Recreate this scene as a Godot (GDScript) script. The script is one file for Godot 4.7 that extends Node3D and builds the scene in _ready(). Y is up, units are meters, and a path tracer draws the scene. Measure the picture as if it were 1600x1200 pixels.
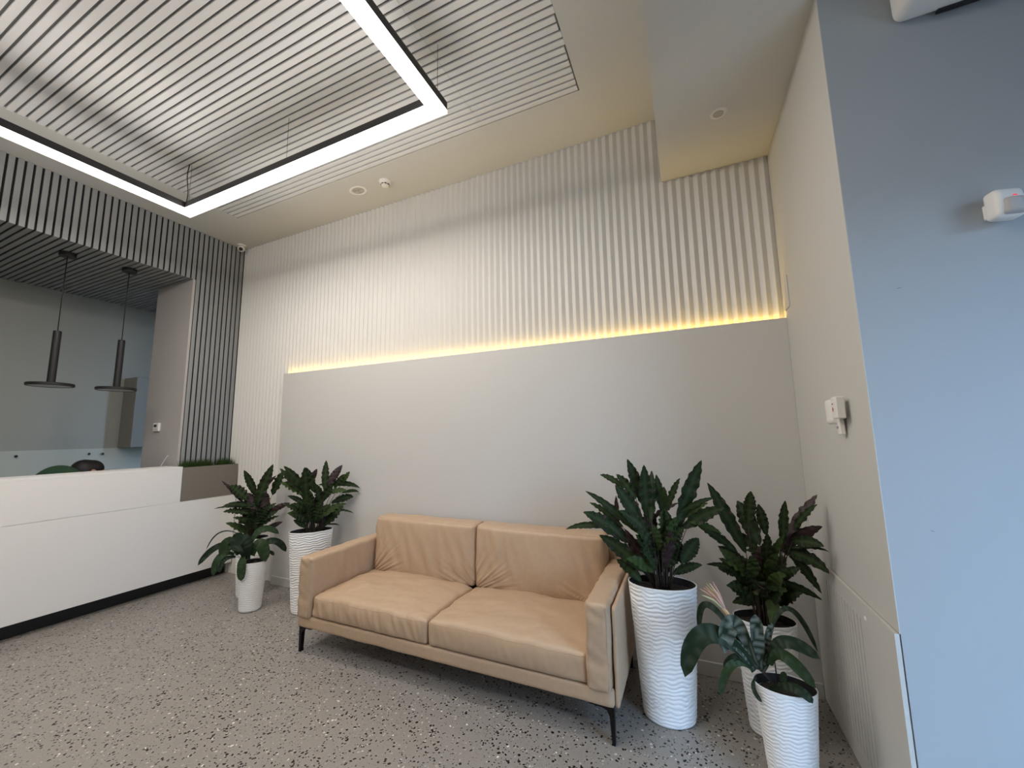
extends Node3D
# A reception lobby corner: slatted walls and ceiling, a glowing frame lamp, a leather sofa between planters.

const H = 3.597          # main ceiling
const SOFFIT = 3.1117    # lowered ceiling on the right
const OPENING = 3.06     # top of the reception opening
const WALL_RIGHT = 5.1975
const PANEL_LEFT = 0.857
const PANEL_TOP = 2.05
const PANEL_FRONT = 0.034

var M := {}
var used := {}
var rng := RandomNumberGenerator.new()
var noise := FastNoiseLite.new()

func _ready():
	rng.seed = 7
	noise.seed = 3
	noise.frequency = 1.0
	noise.noise_type = FastNoiseLite.TYPE_SIMPLEX_SMOOTH
	noise.fractal_type = FastNoiseLite.FRACTAL_NONE
	camera_and_light()
	materials()
	shell()
	ceiling_slats()
	back_wall()
	left_wall()
	window_side()
	frame_lamp()
	led_strip()
	reception()
	sofa()
	planters()
	pendants()
	ceiling_fittings()
	wall_fittings()
	receptionist()

# ------------------------------------------------------------------ camera, sky, exposure
func camera_and_light():
	var cam := Camera3D.new()
	cam.name = "camera"
	cam.fov = rad_to_deg(2.0 * atan(600.0 / 609.69))
	cam.near = 0.02
	add_child(cam)
	# columns of the camera's axes
	cam.transform = Transform3D(Basis(Vector3(0.91384265, -0.01616945, -0.40574643), Vector3(0.06578353, 0.99190297, 0.10863255), Vector3(0.40070456, -0.12596448, 0.90750692)), Vector3(4.6176, 1.4, 2.7207))
	var e := Environment.new()
	var sky := Sky.new()
	var sm := ProceduralSkyMaterial.new()
	sm.sky_top_color = Color(0.66, 0.81, 0.97)
	sm.sky_horizon_color = Color(0.735, 0.865, 1.0)
	sm.ground_horizon_color = Color(0.47, 0.54, 0.61)
	sm.ground_bottom_color = Color(0.38, 0.42, 0.46)
	sm.sky_energy_multiplier = 1.0
	sky.sky_material = sm
	e.background_mode = Environment.BG_SKY
	e.sky = sky
	e.background_energy_multiplier = 15.0
	e.tonemap_mode = Environment.TONE_MAPPER_LINEAR
	e.tonemap_exposure = 1.0
	e.sdfgi_enabled = true
	e.ssao_enabled = true
	e.ssil_enabled = true
	var we := WorldEnvironment.new()
	we.name = "environment"
	we.environment = e
	add_child(we)

func area_light(called, at: Vector3, facing: Vector3, size: Vector2, color: Color, energy: float, along := Vector3.RIGHT):
	var l := AreaLight3D.new()
	l.name = numbered(called)
	l.area_size = size
	l.light_color = color
	l.light_energy = energy
	l.area_range = 14.0
	l.area_attenuation = 2.0
	l.shadow_enabled = true
	add_child(l)
	var z := -facing.normalized()
	var x := along.normalized()
	l.transform = Transform3D(Basis(x, z.cross(x), z), at)

# ------------------------------------------------------------------ helpers
func numbered(called: String) -> String:
	var n: int = used.get(called, 0)
	used[called] = n + 1
	return called if n == 0 else "%s_%03d" % [called, n]

func mat(color: Color, rough := 0.6, metal := 0.0) -> StandardMaterial3D:
	var m := StandardMaterial3D.new()
	m.albedo_color = color
	m.roughness = rough
	m.metallic = metal
	return m

func noise_texture(freq: float, low: Color, high: Color, octaves := 4, size := 512) -> NoiseTexture2D:
	var t := NoiseTexture2D.new()
	var n := FastNoiseLite.new()
	n.seed = 11
	n.frequency = freq
	n.fractal_octaves = octaves
	t.noise = n
	t.width = size
	t.height = size
	t.seamless = true
	var g := Gradient.new()
	g.set_color(0, low)
	g.set_color(1, high)
	t.color_ramp = g
	return t

func bump_texture(freq: float, octaves := 4) -> NoiseTexture2D:
	var t := noise_texture(freq, Color.BLACK, Color.WHITE, octaves)
	t.as_normal_map = true
	t.bump_strength = 4.0
	return t

func thing(called: String, label: String, category: String, at := Vector3.ZERO, turn := 0.0, group := "") -> Node3D:
	var o := Node3D.new()
	o.name = numbered(called)
	add_child(o)
	o.position = at
	o.rotation.y = turn
	tag(o, label, category, group)
	return o

func tag(o: Node, label: String, category: String, group := ""):
	o.set_meta("label", label)
	o.set_meta("category", category)
	if group != "":
		o.set_meta("group", group)

func structure(called: String) -> Node3D:
	var o := Node3D.new()
	o.name = called
	o.set_meta("kind", "structure")
	add_child(o)
	return o

func put(mesh: Mesh, called: String, m: Material, parent: Node, at := Vector3.ZERO, basis := Basis.IDENTITY) -> MeshInstance3D:
	var o := MeshInstance3D.new()
	o.name = called if parent != self else numbered(called)
	o.mesh = mesh
	if m:
		o.material_override = m
	o.transform = Transform3D(basis, at)
	parent.add_child(o, true)
	return o

# a box from corner to corner with chamfered edges
func box(lo: Vector3, hi: Vector3, called: String, m: Material, parent: Node, bevel := 0.0) -> MeshInstance3D:
	return put(bevel_box(hi - lo, bevel), called, m, parent, (lo + hi) * 0.5)

func tri(st: SurfaceTool, a: Vector3, b: Vector3, c: Vector3):   # a, b, c run anticlockwise seen from outside
	st.add_vertex(a)
	st.add_vertex(c)
	st.add_vertex(b)

func quad(st: SurfaceTool, a: Vector3, b: Vector3, c: Vector3, d: Vector3):
	tri(st, a, b, c)
	tri(st, a, c, d)

func begin(smooth := false) -> SurfaceTool:
	var st := SurfaceTool.new()
	st.begin(Mesh.PRIMITIVE_TRIANGLES)
	st.set_smooth_group(0 if smooth else -1)
	return st

func finish(st: SurfaceTool) -> ArrayMesh:
	st.generate_normals()
	st.index()
	return st.commit()

func outward(st: SurfaceTool, pts: Array, c: Vector3):   # a convex polygon turned so that it faces away from c
	var n: Vector3 = (pts[1] - pts[0]).cross(pts[2] - pts[0])
	if n.dot(pts[0] - c) < 0.0:
		pts.reverse()
	for k in range(1, pts.size() - 1):
		tri(st, pts[0], pts[k], pts[k + 1])

func bevel_box(size: Vector3, bevel := 0.0) -> ArrayMesh:
	var st := begin()
	var h := size * 0.5
	var b: float = minf(bevel, minf(h.x, minf(h.y, h.z)) * 0.9)
	for ax in 3:
		var u := (ax + 1) % 3
		var v := (ax + 2) % 3
		for s in [-1.0, 1.0]:
			var pts := []
			for q in [[-1, -1], [1, -1], [1, 1], [-1, 1]]:
				var p := Vector3.ZERO
				p[ax] = s * h[ax]
				p[u] = q[0] * (h[u] - b)
				p[v] = q[1] * (h[v] - b)
				pts.append(p)
			outward(st, pts, Vector3.ZERO)
	if b > 0.0:
		for ax in 3:   # twelve edges along each axis
			var u := (ax + 1) % 3
			var v := (ax + 2) % 3
			for su in [-1.0, 1.0]:
				for sv in [-1.0, 1.0]:
					var pts := []
					for q in [[-1, 0], [1, 0], [1, 1], [-1, 1]]:
						var p := Vector3.ZERO
						p[ax] = q[0] * (h[ax] - b)
						p[u] = su * (h[u] if q[1] == 0 else h[u] - b)
						p[v] = sv * (h[v] - b if q[1] == 0 else h[v])
						pts.append(p)
					outward(st, pts, Vector3.ZERO)
		for sx in [-1.0, 1.0]:
			for sy in [-1.0, 1.0]:
				for sz in [-1.0, 1.0]:
					outward(st, [Vector3(sx * h.x, sy * (h.y - b), sz * (h.z - b)), Vector3(sx * (h.x - b), sy * h.y, sz * (h.z - b)), Vector3(sx * (h.x - b), sy * (h.y - b), sz * h.z)], Vector3.ZERO)
	return finish(st)

# a soft box: n cells a side, rounded by r, then bent by f(point, unit place in the box)
func soft_box(half: Vector3, r: float, n: Vector3i, f: Callable) -> ArrayMesh:
	var st := begin(true)
	for ax in 3:
		var u := (ax + 1) % 3
		var v := (ax + 2) % 3
		for s in [-1.0, 1.0]:
			var rows := []
			for i in n[u] + 1:
				var row := []
				for j in n[v] + 1:
					var q := Vector3.ZERO
					q[ax] = s
					q[u] = spread(float(i) / n[u] * 2.0 - 1.0)
					q[v] = spread(float(j) / n[v] * 2.0 - 1.0)
					var p := q * half
					var inner := p.clamp(-half + Vector3.ONE * r, half - Vector3.ONE * r)
					p = inner + (p - inner).normalized() * r
					row.append(f.call(p, Vector3(p.x / half.x, p.y / half.y, p.z / half.z)))
				rows.append(row)
			for i in n[u]:
				for j in n[v]:
					if s > 0:
						quad(st, rows[i][j], rows[i + 1][j], rows[i + 1][j + 1], rows[i][j + 1])
					else:
						quad(st, rows[i][j], rows[i][j + 1], rows[i + 1][j + 1], rows[i + 1][j])
	return finish(st)

func spread(t: float) -> float:   # more cells near the edges
	return clampf(1.25 * t - 0.25 * t * t * t, -1.0, 1.0) if absf(t) < 0.9999 else signf(t)

func tube(points: Array, radii, sides := 8, caps := true) -> ArrayMesh:
	var st := begin(true)
	add_tube(st, points, radii, sides, caps)
	return finish(st)

func add_tube(st: SurfaceTool, points: Array, radii, sides := 8, caps := true):
	var rings := []
	var side := Vector3.ZERO
	for i in points.size():
		var t: Vector3 = (points[mini(i + 1, points.size() - 1)] - points[maxi(i - 1, 0)]).normalized()
		if side == Vector3.ZERO:
			side = t.cross(Vector3.UP if absf(t.y) < 0.9 else Vector3.RIGHT).normalized()
		side = (side - t * side.dot(t)).normalized()
		var up := t.cross(side)
		var r: float = radii[i] if radii is Array else radii
		var ring := []
		for k in sides:
			var a := TAU * k / sides
			ring.append(points[i] + (side * cos(a) + up * sin(a)) * r)
		rings.append(ring)
	for i in points.size() - 1:
		for k in sides:
			var l := (k + 1) % sides
			quad(st, rings[i][k], rings[i][l], rings[i + 1][l], rings[i + 1][k])
	if caps:
		for k in sides:
			var l := (k + 1) % sides
			tri(st, points[0], rings[0][l], rings[0][k])
			tri(st, points[-1], rings[-1][k], rings[-1][l])

# turned shape about y: profile of (radius, height) from the outside top or bottom onwards, running upwards for outside faces
func lathe(profile: Array, sides := 32, smooth := true, ex := 1.0, ez := 1.0) -> ArrayMesh:
	var st := begin(smooth)
	for i in profile.size() - 1:
		var p: Vector2 = profile[i]
		var q: Vector2 = profile[i + 1]
		for k in sides:
			var a := TAU * k / sides
			var b := TAU * (k + 1) / sides
			var p0 := Vector3(cos(a) * p.x * ex, p.y, -sin(a) * p.x * ez)
			var p1 := Vector3(cos(b) * p.x * ex, p.y, -sin(b) * p.x * ez)
			var q0 := Vector3(cos(a) * q.x * ex, q.y, -sin(a) * q.x * ez)
			var q1 := Vector3(cos(b) * q.x * ex, q.y, -sin(b) * q.x * ez)
			if p.x < 1e-6:
				tri(st, p0, q1, q0)
			elif q.x < 1e-6:
				tri(st, p0, p1, q0)
			else:
				quad(st, p0, p1, q1, q0)
	return finish(st)

func turned(down: Vector3) -> Basis:   # a basis whose y axis points along down
	var y := down.normalized()
	var x := y.cross(Vector3.FORWARD if absf(y.z) < 0.9 else Vector3.RIGHT).normalized()
	return Basis(x, y, x.cross(y))

# ------------------------------------------------------------------ materials
func materials():
	M.plaster = mat(Color(0.80, 0.80, 0.785), 0.75)
	M.plaster.normal_enabled = true
	M.plaster.normal_texture = bump_texture(0.02)
	M.plaster.normal_scale = 0.06
	M.plaster.uv1_triplanar = true
	M.plaster.uv1_world_triplanar = true
	M.plaster.uv1_scale = Vector3.ONE * 2.0
	M.paint = M.plaster.duplicate()
	M.paint.albedo_color = Color(0.77, 0.765, 0.745)
	M.blue_paint = M.plaster.duplicate()
	M.blue_paint.albedo_color = Color(0.66, 0.683, 0.70)
	M.panel = M.plaster.duplicate()
	M.panel.albedo_color = Color(0.79, 0.783, 0.768)
	M.panel.roughness = 0.55
	M.white_slat = mat(Color(0.84, 0.83, 0.81), 0.5)
	M.ceiling_slat = mat(Color(0.88, 0.88, 0.88), 0.35)
	M.groove = mat(Color(0.45, 0.45, 0.455), 0.6)
	M.dark_slats = [mat(Color(0.565, 0.575, 0.58), 0.5), mat(Color(0.555, 0.565, 0.575), 0.5), mat(Color(0.575, 0.58, 0.585), 0.5)]
	M.dark_back = mat(Color(0.055, 0.058, 0.065), 0.8)
	M.grey_wall = mat(Color(0.615, 0.615, 0.58), 0.6)
	M.jamb = mat(Color(0.70, 0.68, 0.67), 0.5)
	M.taupe_light = mat(Color(0.50, 0.49, 0.46), 0.5)
	M.grass = leaf_material(0.8)
	M.lens = mat(Color(0.74, 0.72, 0.69), 0.25)
	M.splash = mat(Color(0.71, 0.725, 0.69), 0.6)
	M.counter = mat(Color(0.915, 0.91, 0.905), 0.42)
	M.taupe = mat(Color(0.485, 0.455, 0.42), 0.45)
	M.plinth = mat(Color(0.05, 0.055, 0.07), 0.5)
	M.black = mat(Color(0.045, 0.047, 0.055), 0.45)
	M.housing = mat(Color(0.10, 0.095, 0.10), 0.45)
	M.pendant = mat(Color(0.085, 0.09, 0.10), 0.5)
	M.white_plastic = mat(Color(0.90, 0.89, 0.87), 0.4)
	M.grey_plastic = mat(Color(0.70, 0.69, 0.68), 0.45)
	M.dark_plastic = mat(Color(0.10, 0.10, 0.11), 0.3)
	M.red = mat(Color(0.65, 0.06, 0.08), 0.4)
	M.pot = mat(Color(0.93, 0.93, 0.93), 0.42)
	M.pot_inside = mat(Color(0.13, 0.13, 0.135), 0.6)
	M.soil = mat(Color(0.17, 0.145, 0.125), 0.95)
	M.leather = mat(Color(0.74, 0.632, 0.525), 0.46)
	M.leather.albedo_texture = noise_texture(0.012, Color(0.97, 0.965, 0.96), Color(1, 1, 1), 4)
	M.leather.normal_enabled = true
	M.leather.normal_texture = bump_texture(0.09, 3)
	M.leather.normal_scale = 0.07
	M.leather.uv1_triplanar = true
	M.leather.uv1_scale = Vector3.ONE * 4.0
	M.leg = mat(Color(0.05, 0.052, 0.06), 0.35, 0.4)
	M.stem = mat(Color(0.17, 0.13, 0.09), 0.6)
	M.leaf_top = leaf_material(0.58)
	M.leaf_under = mat(Color(0.17, 0.075, 0.095), 0.6)
	M.broad_top = leaf_material(0.58)
	M.glass = mat(Color(0.9, 0.95, 0.97, 0.06), 0.02)
	M.glass.transparency = BaseMaterial3D.TRANSPARENCY_ALPHA
	M.metal_frame = mat(Color(0.35, 0.36, 0.37), 0.4, 0.6)
	M.entrance = mat(Color(0.42, 0.42, 0.42), 0.6)
	M.terrazzo = terrazzo()

func leaf_material(rough: float) -> StandardMaterial3D:
	var m := mat(Color.WHITE, rough)
	m.vertex_color_use_as_albedo = true
	m.metallic_specular = 0.25
	return m

# ground concrete floor with black, white and grey chips; 2.4 m of floor on 2048 pixels
func terrazzo() -> StandardMaterial3D:
	var size := 2048
	var im := Image.create(size, size, false, Image.FORMAT_RGB8)
	var base := Color(0.575, 0.556, 0.532)
	im.fill(base)
	var r := RandomNumberGenerator.new()
	r.seed = 21
	var cloud := FastNoiseLite.new()
	cloud.seed = 9
	cloud.frequency = 0.006
	# soft cement mottling in small flecks
	for k in 26000:
		var f := r.randf_range(0.93, 1.06)
		im.fill_rect(Rect2i(r.randi() % size, r.randi() % size, 3 + r.randi() % 5, 3 + r.randi() % 5), Color(base.r * f, base.g * f, base.b * f))
	var kinds := [[9000, 1.3, 2.6, Color(0.38, 0.37, 0.36)], [900, 2.5, 6.5, Color(0.68, 0.63, 0.59)], [3400, 2.0, 6.8, Color(0.77, 0.75, 0.72)], [12000, 2.2, 6.9, Color(0.065, 0.065, 0.07)]]
	for kind in kinds:
		var made := 0
		while made < kind[0]:
			var cx := r.randi() % size
			var cy := r.randi() % size
			if r.randf() > 0.74 + 0.55 * cloud.get_noise_2d(cx, cy):
				made += 1 if r.randf() < 0.15 else 0
				continue
			made += 1
			var rad: float = lerpf(kind[1], kind[2], pow(r.randf(), 1.8))
			var flat := r.randf_range(0.35, 0.95)
			var turn := r.randf() * PI
			var tone: float = r.randf_range(0.8, 1.15)
			var c := Color(kind[3].r * tone, kind[3].g * tone, kind[3].b * tone)
			var ca := cos(turn)
			var sa := sin(turn)
			var w := int(ceil(rad)) + 1
			var corner := r.randf_range(0.7, 1.0)
			for y in range(-w, w + 1):
				for x in range(-w, w + 1):
					var u := (x * ca + y * sa) / rad
					var v := (y * ca - x * sa) / (rad * flat)
					if absf(u) ** 1.6 + absf(v) ** 1.6 < corner:
						im.set_pixel(posmod(cx + x, size), posmod(cy + y, size), c)
	var m := mat(Color.WHITE, 0.38)
	im.generate_mipmaps()
	m.albedo_texture = ImageTexture.create_from_image(im)
	m.uv1_triplanar = true
	m.uv1_world_triplanar = true
	m.uv1_scale = Vector3.ONE / 2.4
	return m

# ------------------------------------------------------------------ the room
func shell():
	var floor_ := structure("floor")
	box(Vector3(-1.85, -0.15, -0.5), Vector3(6.50, 0, 5.35), "slab", M.terrazzo, floor_)
	var c := structure("ceiling")
	var t := H + 0.15
	box(Vector3(-0.15, H, -0.2), Vector3(4.60, t, 0.457), "plaster_strip", M.plaster, c)
	box(Vector3(-0.15, H, 0.457), Vector3(0.622, t, 4.252), "plaster_strip", M.plaster, c)
	box(Vector3(4.130, H, 0.457), Vector3(4.60, t, 4.252), "plaster_strip", M.plaster, c)
	box(Vector3(-0.15, H, 4.252), Vector3(4.60, t, 5.35), "plaster_strip", M.plaster, c)
	box(Vector3(0.622, H + 0.014, 0.457), Vector3(4.130, t, 4.252), "backing", M.groove, c)
	var s := structure("ceiling_soffit")
	box(Vector3(4.572, SOFFIT, -0.2), Vector3(6.50, t, 5.35), "soffit_box", M.plaster, s)
	var wf := structure("wall_front")
	box(Vector3(-1.85, 0, 5.2), Vector3(5.40, H, 5.35), "panel", M.paint, wf)
	box(Vector3(5.25, 0, 1.85), Vector3(5.40, SOFFIT, 5.2), "panel", M.entrance, wf)
	var wr := structure("wall_right")
	box(Vector3(WALL_RIGHT, 0.744, -0.2), Vector3(WALL_RIGHT + 0.0025, SOFFIT, 0.998), "cream_face", M.paint, wr)
	box(Vector3(WALL_RIGHT + 0.0025, 0.744, -0.2), Vector3(6.50, SOFFIT, 0.998), "pier", M.blue_paint, wr)
	box(Vector3(WALL_RIGHT + 0.0035, 0, -0.2), Vector3(6.50, 0.744, 0.998), "pier_foot", M.blue_paint, wr)
	# two small scuffs in the paint
	put(bevel_box(Vector3(0.012, 0.0016, 0.0012), 0.0), "scuff", M.taupe, wr, Vector3(5.319, 1.875, 0.9984), Basis(Vector3.BACK, 0.2))
	put(bevel_box(Vector3(0.008, 0.0016, 0.0012), 0.0), "scuff", M.taupe, wr, Vector3(5.313, 1.070, 0.9984), Basis(Vector3.BACK, -0.2))

func ceiling_slats():
	var c: Node = get_node("ceiling")
	var pitch := 0.0463
	var face := 0.0345
	var long_ := bevel_box(Vector3(3.4158 - 0.6225, 0.014, face), 0.002)
	var short_ := bevel_box(Vector3(4.129 - 3.4162, 0.014, face), 0.002)
	var cut := bevel_box(Vector3(4.121 - 3.4162, 0.014, face), 0.002)
	for i in 82:
		var z := 0.457 + pitch * (i + 0.5)
		put(long_, "slat", M.ceiling_slat, c, Vector3((3.4158 + 0.6225) / 2, H + 0.0075, z))
		if i in [0, 1, 2, 3, 4, 5, 6, 9, 10]:
			put(cut, "slat", M.ceiling_slat, c, Vector3((4.121 + 3.4162) / 2, H + 0.0075, z))
		else:
			put(short_, "slat", M.ceiling_slat, c, Vector3((4.129 + 3.4162) / 2, H + 0.0075, z))

func back_wall():
	var w := structure("wall_back")
	box(Vector3(-0.15, 0, -0.2), Vector3(WALL_RIGHT + 0.15, H, -0.0185), "backing", M.white_slat, w)
	# pleated battens: two slanting faces that meet in a narrow ridge
	var pitch := 0.0537
	var tall := pleat(pitch, 0.0155, H)
	var low := pleat(pitch, 0.0155, SOFFIT)
	var n := int(ceil(WALL_RIGHT / pitch))
	for i in n:
		var x := WALL_RIGHT - pitch * (i + 0.5)
		if x > 4.572:
			put(low, "slat", M.white_slat, w, Vector3(x, 0, 0))
		else:
			put(tall, "slat", M.white_slat, w, Vector3(x, 0, 0))
	var p := structure("wall_panel")
	box(Vector3(PANEL_LEFT, 0, 0.020), Vector3(WALL_RIGHT, PANEL_TOP, PANEL_FRONT), "board", M.panel, p, 0.0015)
	box(Vector3(PANEL_LEFT, 0, 0.0), Vector3(PANEL_LEFT + 0.03, PANEL_TOP - 0.004, 0.020), "spacer", M.panel, p)
	box(Vector3(PANEL_LEFT + 0.03, 1.98, 0.0), Vector3(WALL_RIGHT, 2.0, 0.020), "spacer", M.panel, p)
	var b := structure("baseboard_back")
	box(Vector3(PANEL_LEFT, 0, PANEL_FRONT), Vector3(WALL_RIGHT - 0.012, 0.078, PANEL_FRONT + 0.014), "skirting", M.paint, b, 0.003)

func pleat(pitch: float, depth: float, h: float) -> ArrayMesh:
	var st := begin()
	var q := [Vector2(-pitch / 2, -depth), Vector2(-0.0012, 0), Vector2(0.0012, 0), Vector2(pitch / 2, -depth), Vector2(pitch / 2, -depth - 0.003), Vector2(-pitch / 2, -depth - 0.003)]
	var c := Vector3(0, h / 2, -depth * 0.7)
	for i in q.size():
		var a: Vector2 = q[i]
		var b: Vector2 = q[(i + 1) % q.size()]
		outward(st, [Vector3(a.x, 0, a.y), Vector3(b.x, 0, b.y), Vector3(b.x, h, b.y), Vector3(a.x, h, a.y)], c)
	for y in [0.0, h]:
		outward(st, q.map(func(v): return Vector3(v.x, y, v.y)), c)
	return finish(st)

func left_wall():
	var w := structure("wall_left")
	box(Vector3(-0.15, 0, -0.2), Vector3(-0.010, H, 0.463), "backing", M.dark_back, w)
	box(Vector3(-0.15, OPENING + 0.02, 0.463), Vector3(-0.010, H, 5.35), "backing", M.dark_back, w)
	var pitch := 0.0466
	var face := 0.0328
	var tall := bevel_box(Vector3(0.010, H, face), 0.0015)
	var short_ := bevel_box(Vector3(0.010, H - OPENING, face), 0.0015)
	for i in 10:
		put(tall, "slat", M.dark_slats[i % 3], w, Vector3(-0.005, H / 2, 0.0177 + pitch * i))
	for i in 100:
		var z := 0.0177 + pitch * (i + 10)
		put(short_, "slat", M.dark_slats[(i * 7 / 3) % 3], w, Vector3(-0.005, (H + OPENING) / 2, z))
	var rc := structure("ceiling_recess")
	box(Vector3(-1.85, OPENING + 0.012, -0.5), Vector3(-0.010, OPENING + 0.16, 5.35), "backing", M.dark_back, rc)
	var deep := bevel_box(Vector3(1.688, 0.012, face), 0.0015)
	for i in 119:
		put(deep, "slat", M.dark_slats[i % 3], rc, Vector3(-0.856, OPENING + 0.006, 0.0177 + pitch * (i - 8)))
	var j := structure("trim_1")
	box(Vector3(-0.662, 0, 0.463), Vector3(0.004, OPENING - 0.002, 0.485), "jamb_board", M.jamb, j, 0.001)
	var wr := structure("wall_recess")
	box(Vector3(-1.85, 0, -0.5), Vector3(-1.70, OPENING + 0.02, 5.35), "back_panel", M.grey_wall, wr)
	box(Vector3(-1.70, 0, -0.5), Vector3(-0.15, OPENING + 0.02, -0.35), "end_panel", M.grey_wall, wr)
	box(Vector3(-1.70, 0.80, -0.35), Vector3(-1.692, 1.305, 4.0), "splashback", M.splash, wr)

func window_side():
	# the entrance beside the pier: glazed on its far side
	var w := structure("wall_side")
	var x0 := 6.35
	var head := 2.30
	box(Vector3(x0, 0, 0.998), Vector3(x0 + 0.15, SOFFIT, 1.55), "panel", M.entrance, w)
	box(Vector3(x0, 0, 3.35), Vector3(x0 + 0.15, SOFFIT, 3.55), "panel", M.entrance, w)
	box(Vector3(x0, head, 1.55), Vector3(x0 + 0.15, SOFFIT, 3.35), "panel", M.entrance, w)
	box(Vector3(x0, 0, 1.55), Vector3(x0 + 0.15, 0.06, 3.35), "panel", M.entrance, w)
	box(Vector3(5.40, 0, 3.40), Vector3(x0, SOFFIT, 3.55), "panel", M.entrance, w)
	var f := structure("window_1")
	for z in [1.55, 2.425, 3.30]:
		box(Vector3(x0 + 0.04, 0.06, z), Vector3(x0 + 0.10, head, z + 0.05), "window_frame", M.metal_frame, f, 0.003)
	for y in [0.06, head - 0.05]:
		box(Vector3(x0 + 0.04, y, 1.60), Vector3(x0 + 0.10, y + 0.05, 3.30), "window_frame", M.metal_frame, f, 0.003)
	for z in [1.60, 2.475]:
		box(Vector3(x0 + 0.066, 0.11, z), Vector3(x0 + 0.074, head - 0.05, z + 0.825), "pane", M.glass, f)

# ------------------------------------------------------------------ lamps
func frame_lamp():
	var y0 := 3.180
	var y1 := 3.250
	var w := 0.082
	var x0 := 1.050
	var x1 := 3.512
	var z0 := 1.052
	var z1 := 3.30
	var t := thing("frame_pendant_lamp", "large rectangular black frame lamp with glowing white underside under the slatted ceiling", "lamp", Vector3(x0, y0, z0))
	var glow := mat(Color(1, 1, 1), 0.5)
	glow.emission_enabled = true
	glow.emission = Color(1.0, 0.975, 0.945)
	glow.emission_energy_multiplier = 3.0
	# bars: [from, to] in x and z, measured from the corner
	var a := x1 - x0
	var b := z1 - z0
	var bars := [[0, 0, a, w], [0, b - w, a, b], [0, w, w, b - w], [a - w, w, a, b - w]]
	var d := 0.006
	for k in bars:
		box(Vector3(k[0], 0.0201, k[1]), Vector3(k[2], y1 - y0, k[3]), "housing", M.housing, t, 0.001)
	# the opal cover wraps round the lower edge, so that it shines down and sideways
	for k in bars:
		box(Vector3(k[0], 0.0, k[1]), Vector3(k[2], 0.020, k[3]), "diffuser", glow, t)
	var wires := [Vector2(0.04, 0.04), Vector2(1.19, 0.04), Vector2(a - 0.04, 0.04), Vector2(0.04, b - 0.04), Vector2(1.19, b - 0.04), Vector2(a - 0.04, b - 0.04)]
	for q in wires:
		put(tube([Vector3(q.x, y1 - y0, q.y), Vector3(q.x, H - y0 + 0.002, q.y)], 0.0012, 6), "suspension_wire", M.housing, t)
	var cable := []
	for i in 15:
		var s := i / 14.0
		cable.append(Vector3(0.045 + 0.006 * sin(s * 5.0), lerpf(y1 - y0, H - y0, s), 0.06 - 0.006 * sin(s * 7.0)))
	put(tube(cable, 0.0035, 6), "power_cable", M.housing, t)
	# the light itself, just in front of the glowing faces
	var col := Color(1.0, 0.975, 0.945)
	var e := LAMP_ENERGY
	var mx := (x0 + x1) / 2
	var mz := (z0 + z1) / 2
	var g := 0.003
	for z in [z0 + w / 2, z1 - w / 2]:
		area_light("frame_light", Vector3(mx, y0 - g, z), Vector3.DOWN, Vector2(a, w), col, e * a, Vector3.RIGHT)
	for x in [x0 + w / 2, x1 - w / 2]:
		area_light("frame_light", Vector3(x, y0 - g, mz), Vector3.DOWN, Vector2(b - 2 * w, w), col, e * (b - 2 * w), Vector3.BACK)
	# the sides of the cover: outer and inner faces of every bar
	var h := 0.018
	var es := e * h / w
	for k in [[z0 - g, Vector3.FORWARD, a], [z0 + w + g, Vector3.BACK, a - 2 * w], [z1 + g, Vector3.BACK, a], [z1 - w - g, Vector3.FORWARD, a - 2 * w]]:
		area_light("frame_side_light", Vector3(mx, y0 + 0.010, k[0]), k[1], Vector2(k[2], h), col, es * k[2], Vector3.RIGHT)
	for k in [[x0 - g, Vector3.LEFT, b], [x0 + w + g, Vector3.RIGHT, b - 2 * w], [x1 + g, Vector3.RIGHT, b], [x1 - w - g, Vector3.LEFT, b - 2 * w]]:
		area_light("frame_side_light", Vector3(k[0], y0 + 0.010, mz), k[1], Vector2(k[2], h), col, es * k[2], Vector3.BACK)

const LAMP_ENERGY = 0.98

func led_strip():
	var t := thing("led_strip_light", "warm yellow light strip glowing along the top edge of the smooth wall panel", "light strip", Vector3(PANEL_LEFT + 0.035, 2.0, 0.002))
	var glow := mat(Color(1, 1, 1), 0.5)
	glow.emission_enabled = true
	glow.emission = Color(1.0, 0.82, 0.40)
	glow.emission_energy_multiplier = 3.0
	var l := WALL_RIGHT - 0.006 - PANEL_LEFT - 0.035
	box(Vector3(0, 0, 0), Vector3(l, 0.010, 0.016), "profile", M.white_plastic, t)
	box(Vector3(0, 0.010, 0.002), Vector3(l, 0.013, 0.014), "led_tape", glow, t)
	area_light("strip_light", Vector3(PANEL_LEFT + 0.035 + l / 2, 2.0165, 0.010), Vector3(0, 1, -0.15), Vector2(l, 0.012), Color(1.0, 0.82, 0.40), 0.72, Vector3.RIGHT)

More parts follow.
